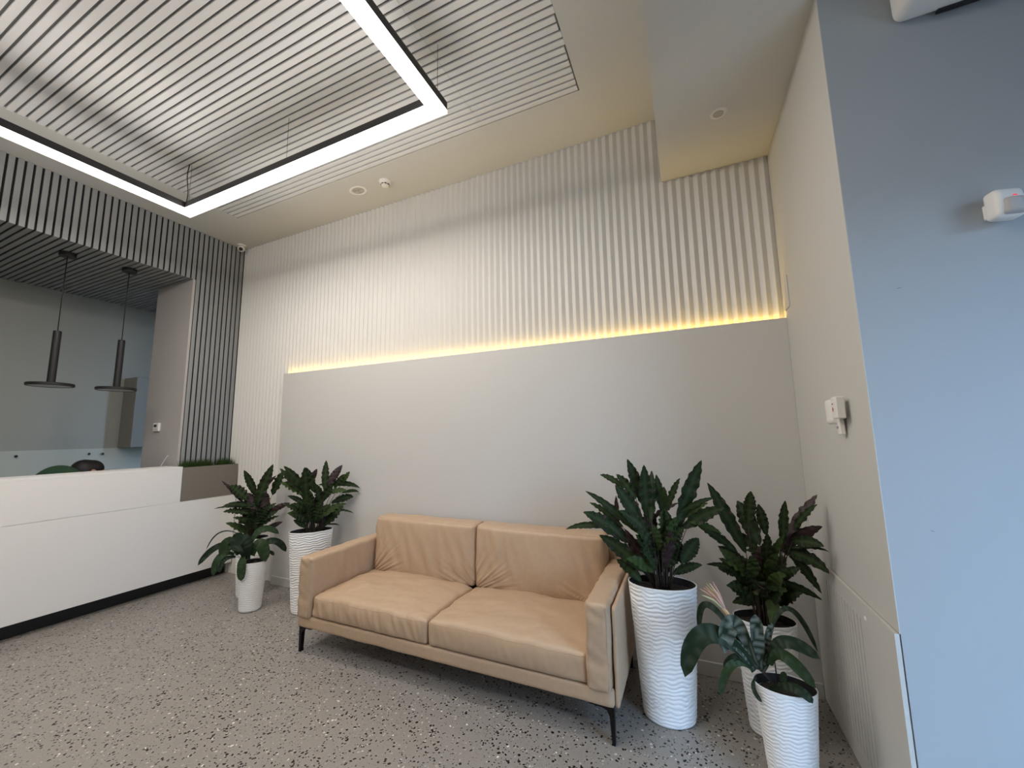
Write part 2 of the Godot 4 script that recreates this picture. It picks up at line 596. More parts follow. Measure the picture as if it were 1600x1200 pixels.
# ------------------------------------------------------------------ reception desk and what is behind it
func reception():
	var t := thing("reception_desk", "long white reception desk with a dark recessed plinth and taupe end planter", "reception desk", Vector3(0.17, 0, 0.004))
	var l := 3.3
	box(Vector3(-0.15, 0.001, 0.01), Vector3(-0.10, 0.1165, l), "plinth", M.plinth, t)
	box(Vector3(-0.16, 0.1165, 0.0), Vector3(0, 0.803, l), "lower_front", M.counter, t, 0.0015)
	box(Vector3(-0.15, 0.803, 0.003), Vector3(-0.004, 0.8065, l), "shadow_gap", M.counter, t)
	box(Vector3(-0.16, 0.8065, 0.508), Vector3(0.001, 1.112, l), "upper_front", M.counter, t, 0.0015)
	box(Vector3(-0.30, 1.112, 0.508), Vector3(0.001, 1.135, l), "counter_top", M.counter, t, 0.0015)
	box(Vector3(-0.50, 0.72, 0.60), Vector3(-0.16, 0.745, l), "worktop", M.counter, t, 0.0015)
	# the planter box: four walls and a bed
	var p := put(bevel_box(Vector3(0.012, 0.318, 0.506), 0.001), "planter_box", M.taupe, t, Vector3(-0.005, 0.9665, 0.253))
	p.set_meta("label", "taupe planter box at the desk end")
	box(Vector3(-0.157, -0.159, -0.253), Vector3(-0.145, 0.159, 0.253), "planter_wall", M.taupe, p)
	for z in [-0.253, 0.241]:
		box(Vector3(-0.145, -0.159, z), Vector3(-0.006, 0.159, z + 0.012), "planter_wall", M.taupe, p)
	box(Vector3(-0.145, -0.159, -0.241), Vector3(-0.006, 0.1335, 0.241), "planter_bed", M.soil, p)
	for k in [[0.225, 0.49, "longer clump of short artificial grass in the taupe planter beside the white desk"], [0.022, 0.165, "shorter clump of artificial grass in the taupe planter against the white slatted wall"]]:
		grass(k[0], k[1], k[2])
	# a thin white cord looping up behind the desk edge
	var cord := []
	for i in 18:
		var s := i / 17.0
		cord.append(Vector3(0.03 * sin(s * 3.2), 0.105 * sin(s * 2.2), -0.06 * s))
	var c := thing("cord", "thin white cord looping up from the reception desk top", "cord", Vector3(-0.085, 1.136, 0.575))
	put(tube(cord, 0.0018, 6), "loop", M.white_plastic, c)
	# low cabinet and wall cabinet at the back of the recess
	var low := thing("base_cabinet", "low grey cabinet along the rear wall of the reception recess", "cabinet", Vector3(-1.69, 0, -0.345))
	box(Vector3(0, 0.0, 0), Vector3(0.50, 0.76, 3.0), "body", M.grey_wall, low, 0.002)
	box(Vector3(0, 0.76, 0), Vector3(0.53, 0.795, 3.0), "top", M.jamb, low, 0.002)
	for i in 5:
		box(Vector3(0.50, 0.08, 0.01 + i * 0.6), Vector3(0.518, 0.75, 0.59 + i * 0.6), "door", M.grey_wall, low, 0.002)
	var up := thing("wall_cabinet", "plain grey wall cabinet hung in the dim rear corner of the reception recess", "cabinet", Vector3(-1.69, 1.308, -0.345))
	box(Vector3(0, 0, 0), Vector3(0.27, 0.845, 0.635), "body", M.taupe_light, up, 0.002)
	box(Vector3(0.271, 0.004, 0.003), Vector3(0.289, 0.841, 0.316), "door", M.taupe_light, up, 0.002)
	box(Vector3(0.271, 0.004, 0.320), Vector3(0.289, 0.841, 0.632), "door", M.taupe_light, up, 0.002)
	for q in [[1.251, 1.075, "dark outlet on the glass splashback beside the reception cabinet, set apart from the pair"], [1.248, 0.537, "dark round outlet on the glass splashback right behind the bent head"], [1.242, 0.422, "dark round outlet on the glass splashback next to the wall cabinet"]]:
		var s := thing("wall_outlet", q[2], "outlet", Vector3(-1.692, q[0], q[1]), 0.0, "outlets on the glass splashback")
		put(lathe([Vector2(0, 0.012), Vector2(0.009, 0.012), Vector2(0.012, 0.008), Vector2(0.012, 0)].map(func(v): return Vector2(v.x, 0.012 - v.y)), 20, false), "socket", M.dark_plastic, s, Vector3(0.012, 0, 0), Basis(Vector3.FORWARD, PI / 2))
	var cb := thing("cardboard_box", "low tan cardboard box on the cabinet behind the person", "box", Vector3(-1.42, 0.796, 0.34))
	box(Vector3(0, 0, 0), Vector3(0.16, 0.27, 0.20), "carton", mat(Color(0.62, 0.56, 0.46), 0.8), cb, 0.002)
	box(Vector3(0.0, 0.2705, 0.08), Vector3(0.16, 0.2715, 0.12), "tape", mat(Color(0.70, 0.62, 0.46), 0.4), cb)
	var th := thing("thermostat", "small white wall thermostat with a dark display on the grey opening side", "thermostat", Vector3(-0.395, 1.525, 0.4855))
	put(bevel_box(Vector3(0.105, 0.086, 0.022), 0.005), "body", M.white_plastic, th, Vector3(0, 0, 0.011))
	put(bevel_box(Vector3(0.050, 0.026, 0.003), 0.001), "display", M.dark_plastic, th, Vector3(-0.006, 0.014, 0.0235))
	for i in 3:
		put(bevel_box(Vector3(0.012, 0.006, 0.003), 0.001), "button", M.grey_plastic, th, Vector3(-0.024 + i * 0.02, -0.02, 0.0235))

func grass(z0: float, z1: float, label: String):
	var st := begin()
	var r := RandomNumberGenerator.new()
	r.seed = int(z0 * 1000)
	for i in int((z1 - z0) * 5200):
		var p := Vector3(r.randf_range(-0.06, 0.06), 0, r.randf_range(0.0, z1 - z0))
		var h := r.randf_range(0.055, 0.112)
		var lean := Vector3(r.randf_range(-0.02, 0.02), h, r.randf_range(-0.02, 0.02))
		var a := r.randf() * PI
		var w := Vector3(cos(a), 0, sin(a)) * 0.0016
		var g := r.randf_range(0.6, 1.25)
		st.set_color(Color(0.075 * g, 0.13 * g, 0.035 * g))
		tri(st, p - w, p + w, p + lean)
		tri(st, p + w, p - w, p + lean)
	var t := put(finish(st), "artificial_grass", M.grass, self, Vector3(0.095, 1.1, 0.004 + z0))
	tag(t, label, "grass", "grass clumps in the desk planter")
	t.set_meta("kind", "stuff")

# ------------------------------------------------------------------ sofa
func wave(p: Vector3, f: Vector3) -> float:
	return noise.get_noise_3d(p.x * f.x, p.y * f.y, p.z * f.z)

func prism(poly: PackedVector2Array, depth: float) -> ArrayMesh:
	var st := begin()
	var ids := Geometry2D.triangulate_polygon(poly)
	var d := Vector3(0, 0, depth / 2)
	for i in range(0, ids.size(), 3):
		var a := Vector3(poly[ids[i]].x, poly[ids[i]].y, 0)
		var b := Vector3(poly[ids[i + 1]].x, poly[ids[i + 1]].y, 0)
		var c := Vector3(poly[ids[i + 2]].x, poly[ids[i + 2]].y, 0)
		if (b - a).cross(c - a).z < 0:
			var s := b
			b = c
			c = s
		tri(st, a + d, b + d, c + d)
		tri(st, a - d, c - d, b - d)
	var ccw := not Geometry2D.is_polygon_clockwise(poly)
	for i in poly.size():
		var a := Vector3(poly[i].x, poly[i].y, 0)
		var q := poly[(i + 1) % poly.size()]
		var b := Vector3(q.x, q.y, 0)
		if ccw:
			quad(st, a - d, b - d, b + d, a + d)
		else:
			quad(st, b - d, a - d, a + d, b + d)
	return finish(st)

func sofa():
	var o := Vector3(3.210, 0, 0.05)     # middle of the sofa, at its back
	var t := thing("sofa", "tan leather two seat sofa with slim dark metal legs against the wall", "sofa", o)
	var at := func(x, y, z): return Vector3(x, y, z) - o
	# carcass: rail, outer side panels, back panel
	put(soft_box(Vector3(1.030, 0.0365, 0.352), 0.012, Vector3i(40, 6, 16), func(p, q): return p + Vector3(0, 0.002 * wave(p, Vector3(6, 6, 6)), 0.003 * wave(p, Vector3(5, 8, 5)))), "base_rail", M.leather, t, at.call(3.210, 0.1965, 0.430))
	for x in [2.169, 4.251]:
		put(soft_box(Vector3(0.011, 0.216, 0.352), 0.008, Vector3i(4, 14, 20), func(p, q): return p + Vector3(0.002 * wave(p, Vector3(4, 5, 5)), 0, 0)), "side_panel", M.leather, t, at.call(x, 0.371, 0.412))
	put(soft_box(Vector3(1.030, 0.25, 0.014), 0.010, Vector3i(40, 16, 4), func(p, q): return p), "back_panel", M.leather, t, at.call(3.210, 0.412, 0.070))
	# arms
	for k in [[2.247, 1.0], [4.175, -1.0]]:
		var arm := put(soft_box(Vector3(0.057, 0.191, 0.357), 0.022, Vector3i(10, 28, 44), arm_shape.bind(k[1])), "arm", M.leather, t, at.call(k[0], 0.414, 0.443))
		for sx in [-1.0, 1.0]:
			var line := []
			for i in 31:
				var z := lerpf(-0.34, 0.333, i / 30.0)
				line.append(arm_shape(Vector3(sx * 0.046, 0.1865, z), Vector3(sx * 0.8, 0.98, z / 0.357), k[1]))
			for i in 13:
				var a := i / 12.0
				line.append(arm_shape(Vector3(sx * 0.046, lerpf(0.178, -0.17, a), 0.3545), Vector3(sx * 0.8, lerpf(0.93, -0.9, a), 0.99), k[1]))
			put(tube(line, 0.0016, 5), "seam", M.leather, arm)
	# seat cushions
	for k in [[2.7635, 0], [3.6725, 1]]:
		var seed_ := float(k[1]) * 7.0
		var cs := put(soft_box(Vector3(0.4515, 0.062, 0.272), 0.020, Vector3i(96, 12, 48), seat_shape.bind(seed_)), "seat_cushion", M.leather, t, at.call(k[0], 0.298, 0.513))
		var line := []
		for i in 41:
			var x := lerpf(-0.436, 0.436, i / 40.0)
			line.append(seat_shape(Vector3(x, 0.0525, 0.2685), Vector3(x / 0.4515, 0.84, 0.99), seed_))
		put(tube(line, 0.0018, 5), "seam", M.leather, cs)
	# back cushions
	for k in [[2.774, 0], [3.670, 1]]:
		var seed_ := 3.0 + float(k[1]) * 5.0
		var half := Vector3(0.444, 0.206, 0.080)
		var cb := put(soft_box(half, 0.026, Vector3i(96, 48, 12), back_shape.bind(seed_)), "back_cushion", M.leather, t, at.call(k[0], 0.564, 0.172))
		var line := []
		for i in 41:
			var x := lerpf(-0.424, 0.424, i / 40.0)
			line.append(back_shape(Vector3(x, 0.197, 0.0735), Vector3(x / 0.444, 0.955, 0.91), seed_))
		put(tube(line, 0.0017, 5), "seam", M.leather, cb)
	# legs: a flat bracket under the rail that tapers into a blade
	var poly := PackedVector2Array([Vector2(-0.012, 0.160), Vector2(0.105, 0.160), Vector2(0.105, 0.152), Vector2(0.045, 0.148), Vector2(0.022, 0.140), Vector2(0.011, 0.118), Vector2(0.004, 0.010), Vector2(0.008, 0.0), Vector2(-0.010, 0.0)])
	var mirrored := PackedVector2Array()
	for v in poly:
		mirrored.append(Vector2(-v.x, v.y))
	for z in [0.755, 0.12]:
		put(prism(poly, 0.026), "leg", M.leg, t, at.call(2.196, 0, z))
		put(prism(mirrored, 0.026), "leg", M.leg, t, at.call(4.224, 0, z))

func arm_shape(p: Vector3, q: Vector3, inner: float) -> Vector3:
	var o := p
	o.x += 0.004 * signf(q.x) * (1.0 - q.y * q.y) * (1.0 - q.z * q.z)
	# creases: slanting on the flat sides, level on the front end
	if absf(q.x) > 0.6:
		o.x += signf(q.x) * 0.0055 * wave(p + Vector3(0, p.z * 0.5, 0), Vector3(3, 4.0, 15))
	o.z += 0.0070 * clampf((q.z - 0.8) * 5.0, 0.0, 1.0) * wave(p + Vector3(0, p.x * 0.6, 0), Vector3(6, 26, 3))
	o.y += 0.003 * clampf((q.y - 0.8) * 5.0, 0.0, 1.0) * wave(p, Vector3(6, 3, 7))
	return o

func seat_shape(p: Vector3, q: Vector3, s: float) -> Vector3:
	var o := p
	var cx := 1.0 - pow(absf(q.x), 2.6)
	var cz := 1.0 - pow(absf(q.z), 2.4)
	if q.y > 0:
		o.y += (0.042 * sqrt(maxf(cx, 0.0)) * sqrt(maxf(cz, 0.0)) + 0.012 * (0.5 - 0.5 * q.z) * cx) * q.y
		o.y += 0.0065 * wave(p + Vector3(s, 0, s), Vector3(5, 2, 7)) * q.y + 0.0030 * wave(p + Vector3(s, 0, p.x * 0.4), Vector3(9, 2, 24)) * q.y
	o.x += 0.004 * signf(q.x) * cz * (1.0 - q.y * q.y)
	if q.z > 0.7:
		var k := clampf((q.z - 0.7) * 4.0, 0.0, 1.0)
		o.z += 0.010 * cx * (1.0 - q.y * q.y) * k
		var amount := 0.0085 if s < 1.0 else 0.0030
		o.z += amount * wave(p + Vector3(s + p.y * 0.35, 0, 0), Vector3(27, 5, 3)) * k * (0.35 + 0.65 * (1.0 - q.y * q.y))
	return o

func back_shape(p: Vector3, q: Vector3, s: float) -> Vector3:
	var o := p
	var cx := 1.0 - pow(absf(q.x), 2.6)
	var cy := 1.0 - pow(absf(q.y), 2.6)
	if q.z > 0:
		o.z += 0.030 * sqrt(maxf(cx, 0.0)) * sqrt(maxf(cy, 0.0)) * q.z
		# fine pleats that fan out from the lower corners, long soft folds over the middle
		var low := clampf(0.35 - q.y, 0.0, 1.0)
		var fan := atan2(q.y + 1.25, 1.15 - absf(q.x))
		o.z += 0.0085 * noise.get_noise_2d(fan * 15.0 + s, q.x * 1.2) * low * smoothstep(0.15, 0.7, absf(q.x)) * q.z
		o.z += 0.0080 * wave(p + Vector3(s + p.y * 0.25, 0, 0), Vector3(13, 3.0, 2)) * q.z * cy
	o.y += 0.004 * wave(p + Vector3(s, 0, 0), Vector3(7, 1, 3)) * maxf(q.y, 0.0)
	o.x += 0.005 * signf(q.x) * cy * (1.0 - q.z * q.z)
	o.z += -0.040 * (p.y + 0.2)          # leans back
	return o

# ------------------------------------------------------------------ planters and plants
func pot_shell(rim: Vector2, base: Vector2, h: float, pitch: float, amount: float) -> ArrayMesh:
	var st := begin(true)
	var sides := 88
	var per := 7
	var n := int(h / pitch * per)
	var rings := []
	for i in n + 1:
		var y := h * i / n
		var s := pow(y / h, 0.9)
		var rx := lerpf(base.x, rim.x, s)
		var rz := lerpf(base.y, rim.y, s)
		var foot := 0.020
		if y < foot:
			var inset := foot * 0.8 * (1.0 - sqrt(1.0 - pow(1.0 - y / foot, 2.0)))
			rx -= inset
			rz -= inset
		var ring := []
		for k in sides:
			var a := TAU * k / sides
			var d := Vector3(cos(a), 0, -sin(a))
			var ph := y / pitch + 0.17 * sin(a * 10.0 + 5.0 * noise.get_noise_3d(d.x * 1.3, y * 10.0, d.z * 1.3)) + 0.62 * noise.get_noise_3d(d.x * 2.2, y * 6.5, d.z * 2.2)
			var f := fposmod(ph, 1.0)
			var ridge := 1.0 - pow(absf(f * 2.0 - 1.0), 1.7)      # rounded crest, sharp valley
			var edge := smoothstep(0.0, 0.02, y) * (1.0 - smoothstep(h - 0.018, h - 0.006, y))
			var swell := (ridge - 1.0) * amount * edge
			ring.append(Vector3(d.x * (rx + swell), y, d.z * (rz + swell)))
		rings.append(ring)
	for i in n:
		for k in sides:
			var l := (k + 1) % sides
			quad(st, rings[i][k], rings[i][l], rings[i + 1][l], rings[i + 1][k])
	# rolled rim and a floor
	var top: Array = rings[n]
	for k in sides:
		var l := (k + 1) % sides
		var a: Vector3 = top[k]
		var b: Vector3 = top[l]
		var m := Vector3(0.974, 1, 0.968)
		quad(st, a, b, b * m, a * m)
		quad(st, a * m, b * m, b * m + Vector3(0, -0.006, 0), a * m + Vector3(0, -0.006, 0))
		tri(st, Vector3.ZERO, rings[0][l], rings[0][k])
	return finish(st)

func pot(mesh: ArrayMesh, rim: Vector2, base: Vector2, h: float, at: Vector3, turn: float, label: String, group: String):
	var t := thing("planter_pot", label, "plant pot", at, turn, group)
	put(mesh, "shell", M.pot, t)
	var soil := h - 0.035
	var s := lerpf(base.x, rim.x, soil / h) / rim.x * 0.925
	put(lathe([Vector2(rim.x * s, soil), Vector2(rim.x * 0.966, h - 0.003)].map(func(v): return v), 64, true, 1.0, rim.y / rim.x), "liner", M.pot_inside, t).set_meta("label", "black plastic insert")
	var st := begin(true)
	for i in 6:
		for k in 48:
			var ring := func(ii: int, kk: int) -> Vector3:
				var a := TAU * kk / 48.0
				var r: float = ii / 6.0 * s
				var p := Vector3(cos(a) * rim.x * r, soil, -sin(a) * rim.y * r)
				p.y += 0.006 * noise.get_noise_2d(p.x * 40.0, p.z * 40.0)
				return p
			quad(st, ring.call(i, k), ring.call(i + 1, k), ring.call(i + 1, k + 1), ring.call(i, k + 1))
	put(finish(st), "soil", M.soil, t)

# a blade along a bent midrib; wavy lance leaves or broad straps, with a top and an under side
func leaf(b: Vector3, c: Vector3, e: Vector3, width: float, kind: int, facing: Vector3, strap: bool, roll: float) -> ArrayMesh:
	var n := 16 if strap else 26
	var across := [-1.0, -0.5, 0.0, 0.5, 1.0]
	var rows := []
	var cols := []
	var norms := []
	var ruffles := rng.randf_range(9.0, 12.0)
	var phase := rng.randf() * TAU
	for i in n + 1:
		var s := float(i) / n
		var p := b.lerp(c, s).lerp(c.lerp(e, s), s)
		var tan_ := (c - b).lerp(e - c, s).normalized()
		var side := tan_.cross(facing).normalized().rotated(tan_, roll)
		var up := side.cross(tan_).normalized()
		var w: float
		if strap:
			w = width * 0.5 * minf(0.45 + 0.55 * smoothstep(0.0, 0.5, s), 1.0) * (sqrt(maxf(1.0 - pow(maxf(s - 0.72, 0.0) / 0.28, 2.0), 0.0)))
		else:
			w = width * 0.5 * pow(maxf(sin(PI * pow(s, 0.78)), 0.0), 0.85)
		var row := []
		var col := []
		for u in across:
			var wob := 0.0
			if strap:
				wob = 0.22 * u * u * w + 0.04 * w * sin(s * 9.0 + u * 2.0 + phase)
			else:
				wob = 0.20 * absf(u) * w + 0.26 * w * u * u * sin(s * ruffles * TAU * 0.55 + phase + (0.0 if u > 0 else 1.3))
			var edge := 1.0 if strap else 1.0 + 0.10 * absf(u) * sin(s * ruffles * TAU * 0.8 + phase)
			row.append(p + side * u * w * edge + up * wob)
			col.append(leaf_color(kind, s, u, strap))
		rows.append(row)
		cols.append(col)
		norms.append(up)
	var mesh := ArrayMesh.new()
	for under in 2:
		var st := begin(true)
		for i in n:
			for j in 4:
				var ids := [[i, j], [i + 1, j], [i + 1, j + 1], [i, j + 1]]
				if under == 1:
					ids.reverse()
				for k in [0, 2, 1, 0, 3, 2]:
					var q: Array = ids[k]
					st.set_color(cols[q[0]][q[1]])
					st.add_vertex(rows[q[0]][q[1]] - norms[q[0]] * 0.0011 * under)
		st.generate_normals()
		st.commit(mesh)
	mesh.surface_set_material(0, M.broad_top if strap else M.leaf_top)
	mesh.surface_set_material(1, M.broad_top if strap else M.leaf_under)
	return mesh

func leaf_color(kind: int, s: float, u: float, strap: bool) -> Color:
	var c := Color(0.0145, 0.0260, 0.0105)
	if strap:
		c = Color(0.0145, 0.0255, 0.0135)
		if kind == 2:
			c = Color(0.026, 0.047, 0.017)
		var band := 0.5 + 0.5 * sin(s * 46.0 + u * 0.8 + 1.6 * noise.get_noise_2d(s * 9.0, u * 1.5))
		var pale := Color(0.075, 0.09, 0.072)
		if kind == 3:
			pale = Color(0.30, 0.32, 0.28)
			return c.lerp(pale, smoothstep(0.25, 0.8, band) * 0.5)
		return c.lerp(pale, smoothstep(0.55, 0.95, band) * 0.42)
	if kind == 2:
		c = Color(0.036, 0.062, 0.018)
	var vein := 0.5 + 0.5 * sin(s * 62.0 - absf(u) * 5.0)
	c = c.lerp(Color(0.034, 0.058, 0.024), 0.35 * pow(vein, 3.0))
	if absf(u) < 0.1:
		c = c.lerp(Color(0.045, 0.066, 0.026), 0.6)
	return c

func plant(called: String, at: Vector3, table: Array, label: String, category: String, group: String, strap: bool, fill: int, rim: Vector2, reach: float):
	var t := thing(called, label, category, at, 0.0, group)
	var room := Vector3(4.6, 0, 2.7) - Vector3(at.x, 0, at.z)
	room = room.normalized()
	for k in table:
		var b := Vector3(k[0], k[1], k[2])
		var c := Vector3(k[3], k[4], k[5])
		var e := Vector3(k[6], k[7], k[8])
		var most := WALL_RIGHT - 0.035 - at.x
		e.x = minf(e.x, most)
		c.x = minf(c.x, most)
		var near := 0.06 - at.z
		e.z = maxf(e.z, near)
		c.z = maxf(c.z, near)
		b.z = maxf(b.z, near)
		if not strap:
			b -= (e - b) * 0.34
			b.y = maxf(b.y, 0.02)
		var flip: bool = k[10] == 1 and not strap
		var face := (room * 0.85 + Vector3.UP * 0.55)
		if flip:
			face = -face
		one_leaf(t, b, c, e, k[9], k[10], face, strap, rng.randf_range(-0.45, 0.45), rim)
	for i in fill:
		var a := rng.randf() * TAU
		var up := rng.randf_range(0.55, 1.0)
		var l := reach * rng.randf_range(0.45, 0.8)
		var out := Vector3(cos(a), 0, sin(a))
		var b := out * rng.randf_range(0.01, 0.06) + Vector3.UP * l * up * rng.randf_range(0.35, 0.95)
		var e := b + out * l * (1.05 - up) + Vector3.UP * l * up * 0.45
		var lim := WALL_RIGHT - 0.04 - at.x
		e.x = minf(e.x, lim)
		e.z = maxf(e.z, 0.06 - at.z)
		var c := (b + e) * 0.5 + Vector3.UP * 0.03
		one_leaf(t, b, c, e, rng.randf_range(0.045, 0.068), 0 if i % 4 else 2, out * 0.3 + Vector3.UP * 0.5 + room * 0.4, false, rng.randf_range(-0.5, 0.5), rim)
	return t

func one_leaf(t: Node, b: Vector3, c: Vector3, e: Vector3, w: float, kind: int, face: Vector3, strap: bool, roll: float, rim: Vector2):
	var o := put(leaf(b, c, e, w, kind, face.normalized(), strap, roll), "leaf", null, t)
	if strap and b.length() < 0.12:
		return
	var flat := Vector3(b.x, 0, b.z)
	var foot := flat.limit_length(minf(rim.y * 0.55, 0.05)) * 0.7
	foot.y = -0.010
	var mid := (foot + b) * 0.5 + Vector3.UP * 0.02 - flat * 0.12
	var pts := []
	for i in 7:
		var s := i / 6.0
		pts.append(foot.lerp(mid, s).lerp(mid.lerp(b, s), s))
	put(tube(pts, [0.0030, 0.0028, 0.0026, 0.0024, 0.0022, 0.0020, 0.0017], 5), "stem", M.stem, o)

func planters():
	M.taupe_light.roughness = 0.5
	var size := {
		"tall": [Vector2(0.166, 0.112), Vector2(0.122, 0.098), 0.63],
		"medium": [Vector2(0.132, 0.095), Vector2(0.100, 0.082), 0.50],
		"small": [Vector2(0.110, 0.080), Vector2(0.078, 0.062), 0.385]}
	var shell_ := {}
	for k in size:
		shell_[k] = pot_shell(size[k][0], size[k][1], size[k][2], 0.0185 if k != "small" else 0.0135, 0.0050 if k != "small" else 0.0032)
	var rows := [
		["tall", Vector3(4.45, 0, 0.475), 0.164, "tallest white rippled oval pot beside the sofa arm nearer the radiator cover"],
		["medium", Vector3(4.90, 0, 0.40), 0.05, "mid-height white rippled pot in the corner beside the radiator cover"],
		["small", Vector3(4.91, 0, 0.725), 0.08, "short white rippled pot holding the flowering banded plant in the corner"],
		["tall", Vector3(1.70, 0, 0.31), 0.80, "tall white rippled oval pot by the sofa arm nearer the reception desk"],
		["medium", Vector3(0.94, 0, 0.30), 0.70, "white rippled pot hidden behind the shortest pot next to the reception desk"],
		["small", Vector3(1.25, 0, 0.49), 0.72, "short white rippled pot with drooping banded leaves near the reception desk"]]
	for r in rows:
		var s: Array = size[r[0]]
		pot(shell_[r[0]], s[0], s[1], s[2], r[1], r[2], r[3], "white rippled planter pots")
	var soil := 0.030
	plant("calathea_plant", Vector3(4.45, 0.60, 0.475), LEAVES_TALL_RIGHT, "dark green wavy leaved plant in the tallest pot touching the sofa arm", "plant", "wavy leaved plants", false, 28, size.tall[0], 0.55)
	plant("calathea_plant", Vector3(4.90, 0.475, 0.40), LEAVES_MEDIUM_RIGHT, "dark wavy leaved plant spreading against the corner above the radiator cover", "plant", "wavy leaved plants", false, 26, size.medium[0], 0.5)
	plant("calathea_plant", Vector3(1.70, 0.60, 0.31), LEAVES_TALL_LEFT, "green wavy leaved plant in the tall pot against the smooth wall panel", "plant", "wavy leaved plants", false, 26, size.tall[0], 0.48)
	plant("calathea_plant", Vector3(0.94, 0.475, 0.30), LEAVES_MEDIUM_LEFT, "dark purple-tinged wavy leaved plant beside the taupe desk planter", "plant", "wavy leaved plants", false, 26, size.medium[0], 0.5)
	plant("bromeliad_plant", Vector3(1.25, 0.36, 0.49), LEAVES_SMALL_LEFT, "drooping banded strap leaved plant without flower near the reception desk", "plant", "strap leaved plants", true, 0, size.small[0], 0.3)
	var br = plant("bromeliad_plant", Vector3(4.91, 0.36, 0.725), LEAVES_SMALL_RIGHT, "banded strap leaved plant with a pale pink flower spike", "plant", "strap leaved plants", true, 0, size.small[0], 0.3)
	# pale pink flower spike
	var stalk := [Vector3(-0.100, 0.12, 0.0), Vector3(-0.128, 0.18, 0.004), Vector3(-0.155, 0.227, 0.008), Vector3(-0.206, 0.289, 0.0)]
	var fl := put(tube(stalk, [0.005, 0.006, 0.009, 0.008], 8), "flower_stalk", mat(Color(0.72, 0.62, 0.48), 0.6), br)
	fl.set_meta("label", "pale pinkish flower stalk")
	var pink := [mat(Color(0.74, 0.62, 0.54), 0.6), mat(Color(0.68, 0.50, 0.44), 0.6), mat(Color(0.66, 0.65, 0.50), 0.6)]
	var tips := [Vector3(-0.285, 0.344, -0.011), Vector3(-0.270, 0.362, 0.02), Vector3(-0.258, 0.368, -0.02), Vector3(-0.245, 0.380, 0.01), Vector3(-0.231, 0.384, -0.004), Vector3(-0.280, 0.330, 0.02), Vector3(-0.262, 0.350, -0.035)]
	for i in tips.size():
		var from := Vector3(-0.190, 0.272, 0.002)
		var mid: Vector3 = from.lerp(tips[i], 0.5) + Vector3(0, 0.012, 0)
		put(tube([from, from.lerp(mid, 0.5), mid, mid.lerp(tips[i], 0.6), tips[i]], [0.004, 0.0062, 0.0060, 0.0036, 0.0008], 6), "bract", pink[i % 3], fl)

# ------------------------------------------------------------------ pendants over the desk
func pendants():
	for k in [[Vector3(-0.32, OPENING, 1.295), "black disc pendant lamp hanging over the desk, farther from the grey opening side"], [Vector3(-0.27, OPENING, 0.890), "black disc pendant lamp hanging over the desk, beside the grey opening side"]]:
		var t := thing("disc_pendant_lamp", k[1], "pendant lamp", k[0], 0.0, "disc pendant lamps over the desk")
		var d: float = k[0].y - 1.868
		put(lathe([Vector2(0, -0.035), Vector2(0.052, -0.035), Vector2(0.055, -0.030), Vector2(0.055, 0.0), Vector2(0, 0)], 28, false), "canopy", M.pendant, t)
		put(tube([Vector3(0, -0.035, 0), Vector3(0.004, -0.4, 0.003), Vector3(0, -d + 0.478, 0)], 0.0035, 6), "cable", M.pendant, t)
		put(lathe([Vector2(0, -d + 0.015), Vector2(0.026, -d + 0.015), Vector2(0.026, -d + 0.476), Vector2(0.023, -d + 0.480), Vector2(0, -d + 0.480)], 24, false), "tube_body", M.pendant, t)
		put(lathe([Vector2(0, -d + 0.004), Vector2(0.128, -d + 0.004), Vector2(0.130, -d - 0.004), Vector2(0.139, -d - 0.004), Vector2(0.142, -d), Vector2(0.142, -d + 0.018), Vector2(0.139, -d + 0.021), Vector2(0, -d + 0.021)], 48, false), "disc", M.pendant, t)
		put(lathe([Vector2(0, -d - 0.0005), Vector2(0.127, -d - 0.0005), Vector2(0.127, -d + 0.004), Vector2(0, -d + 0.004)], 40, false), "diffuser", M.grey_plastic, t)

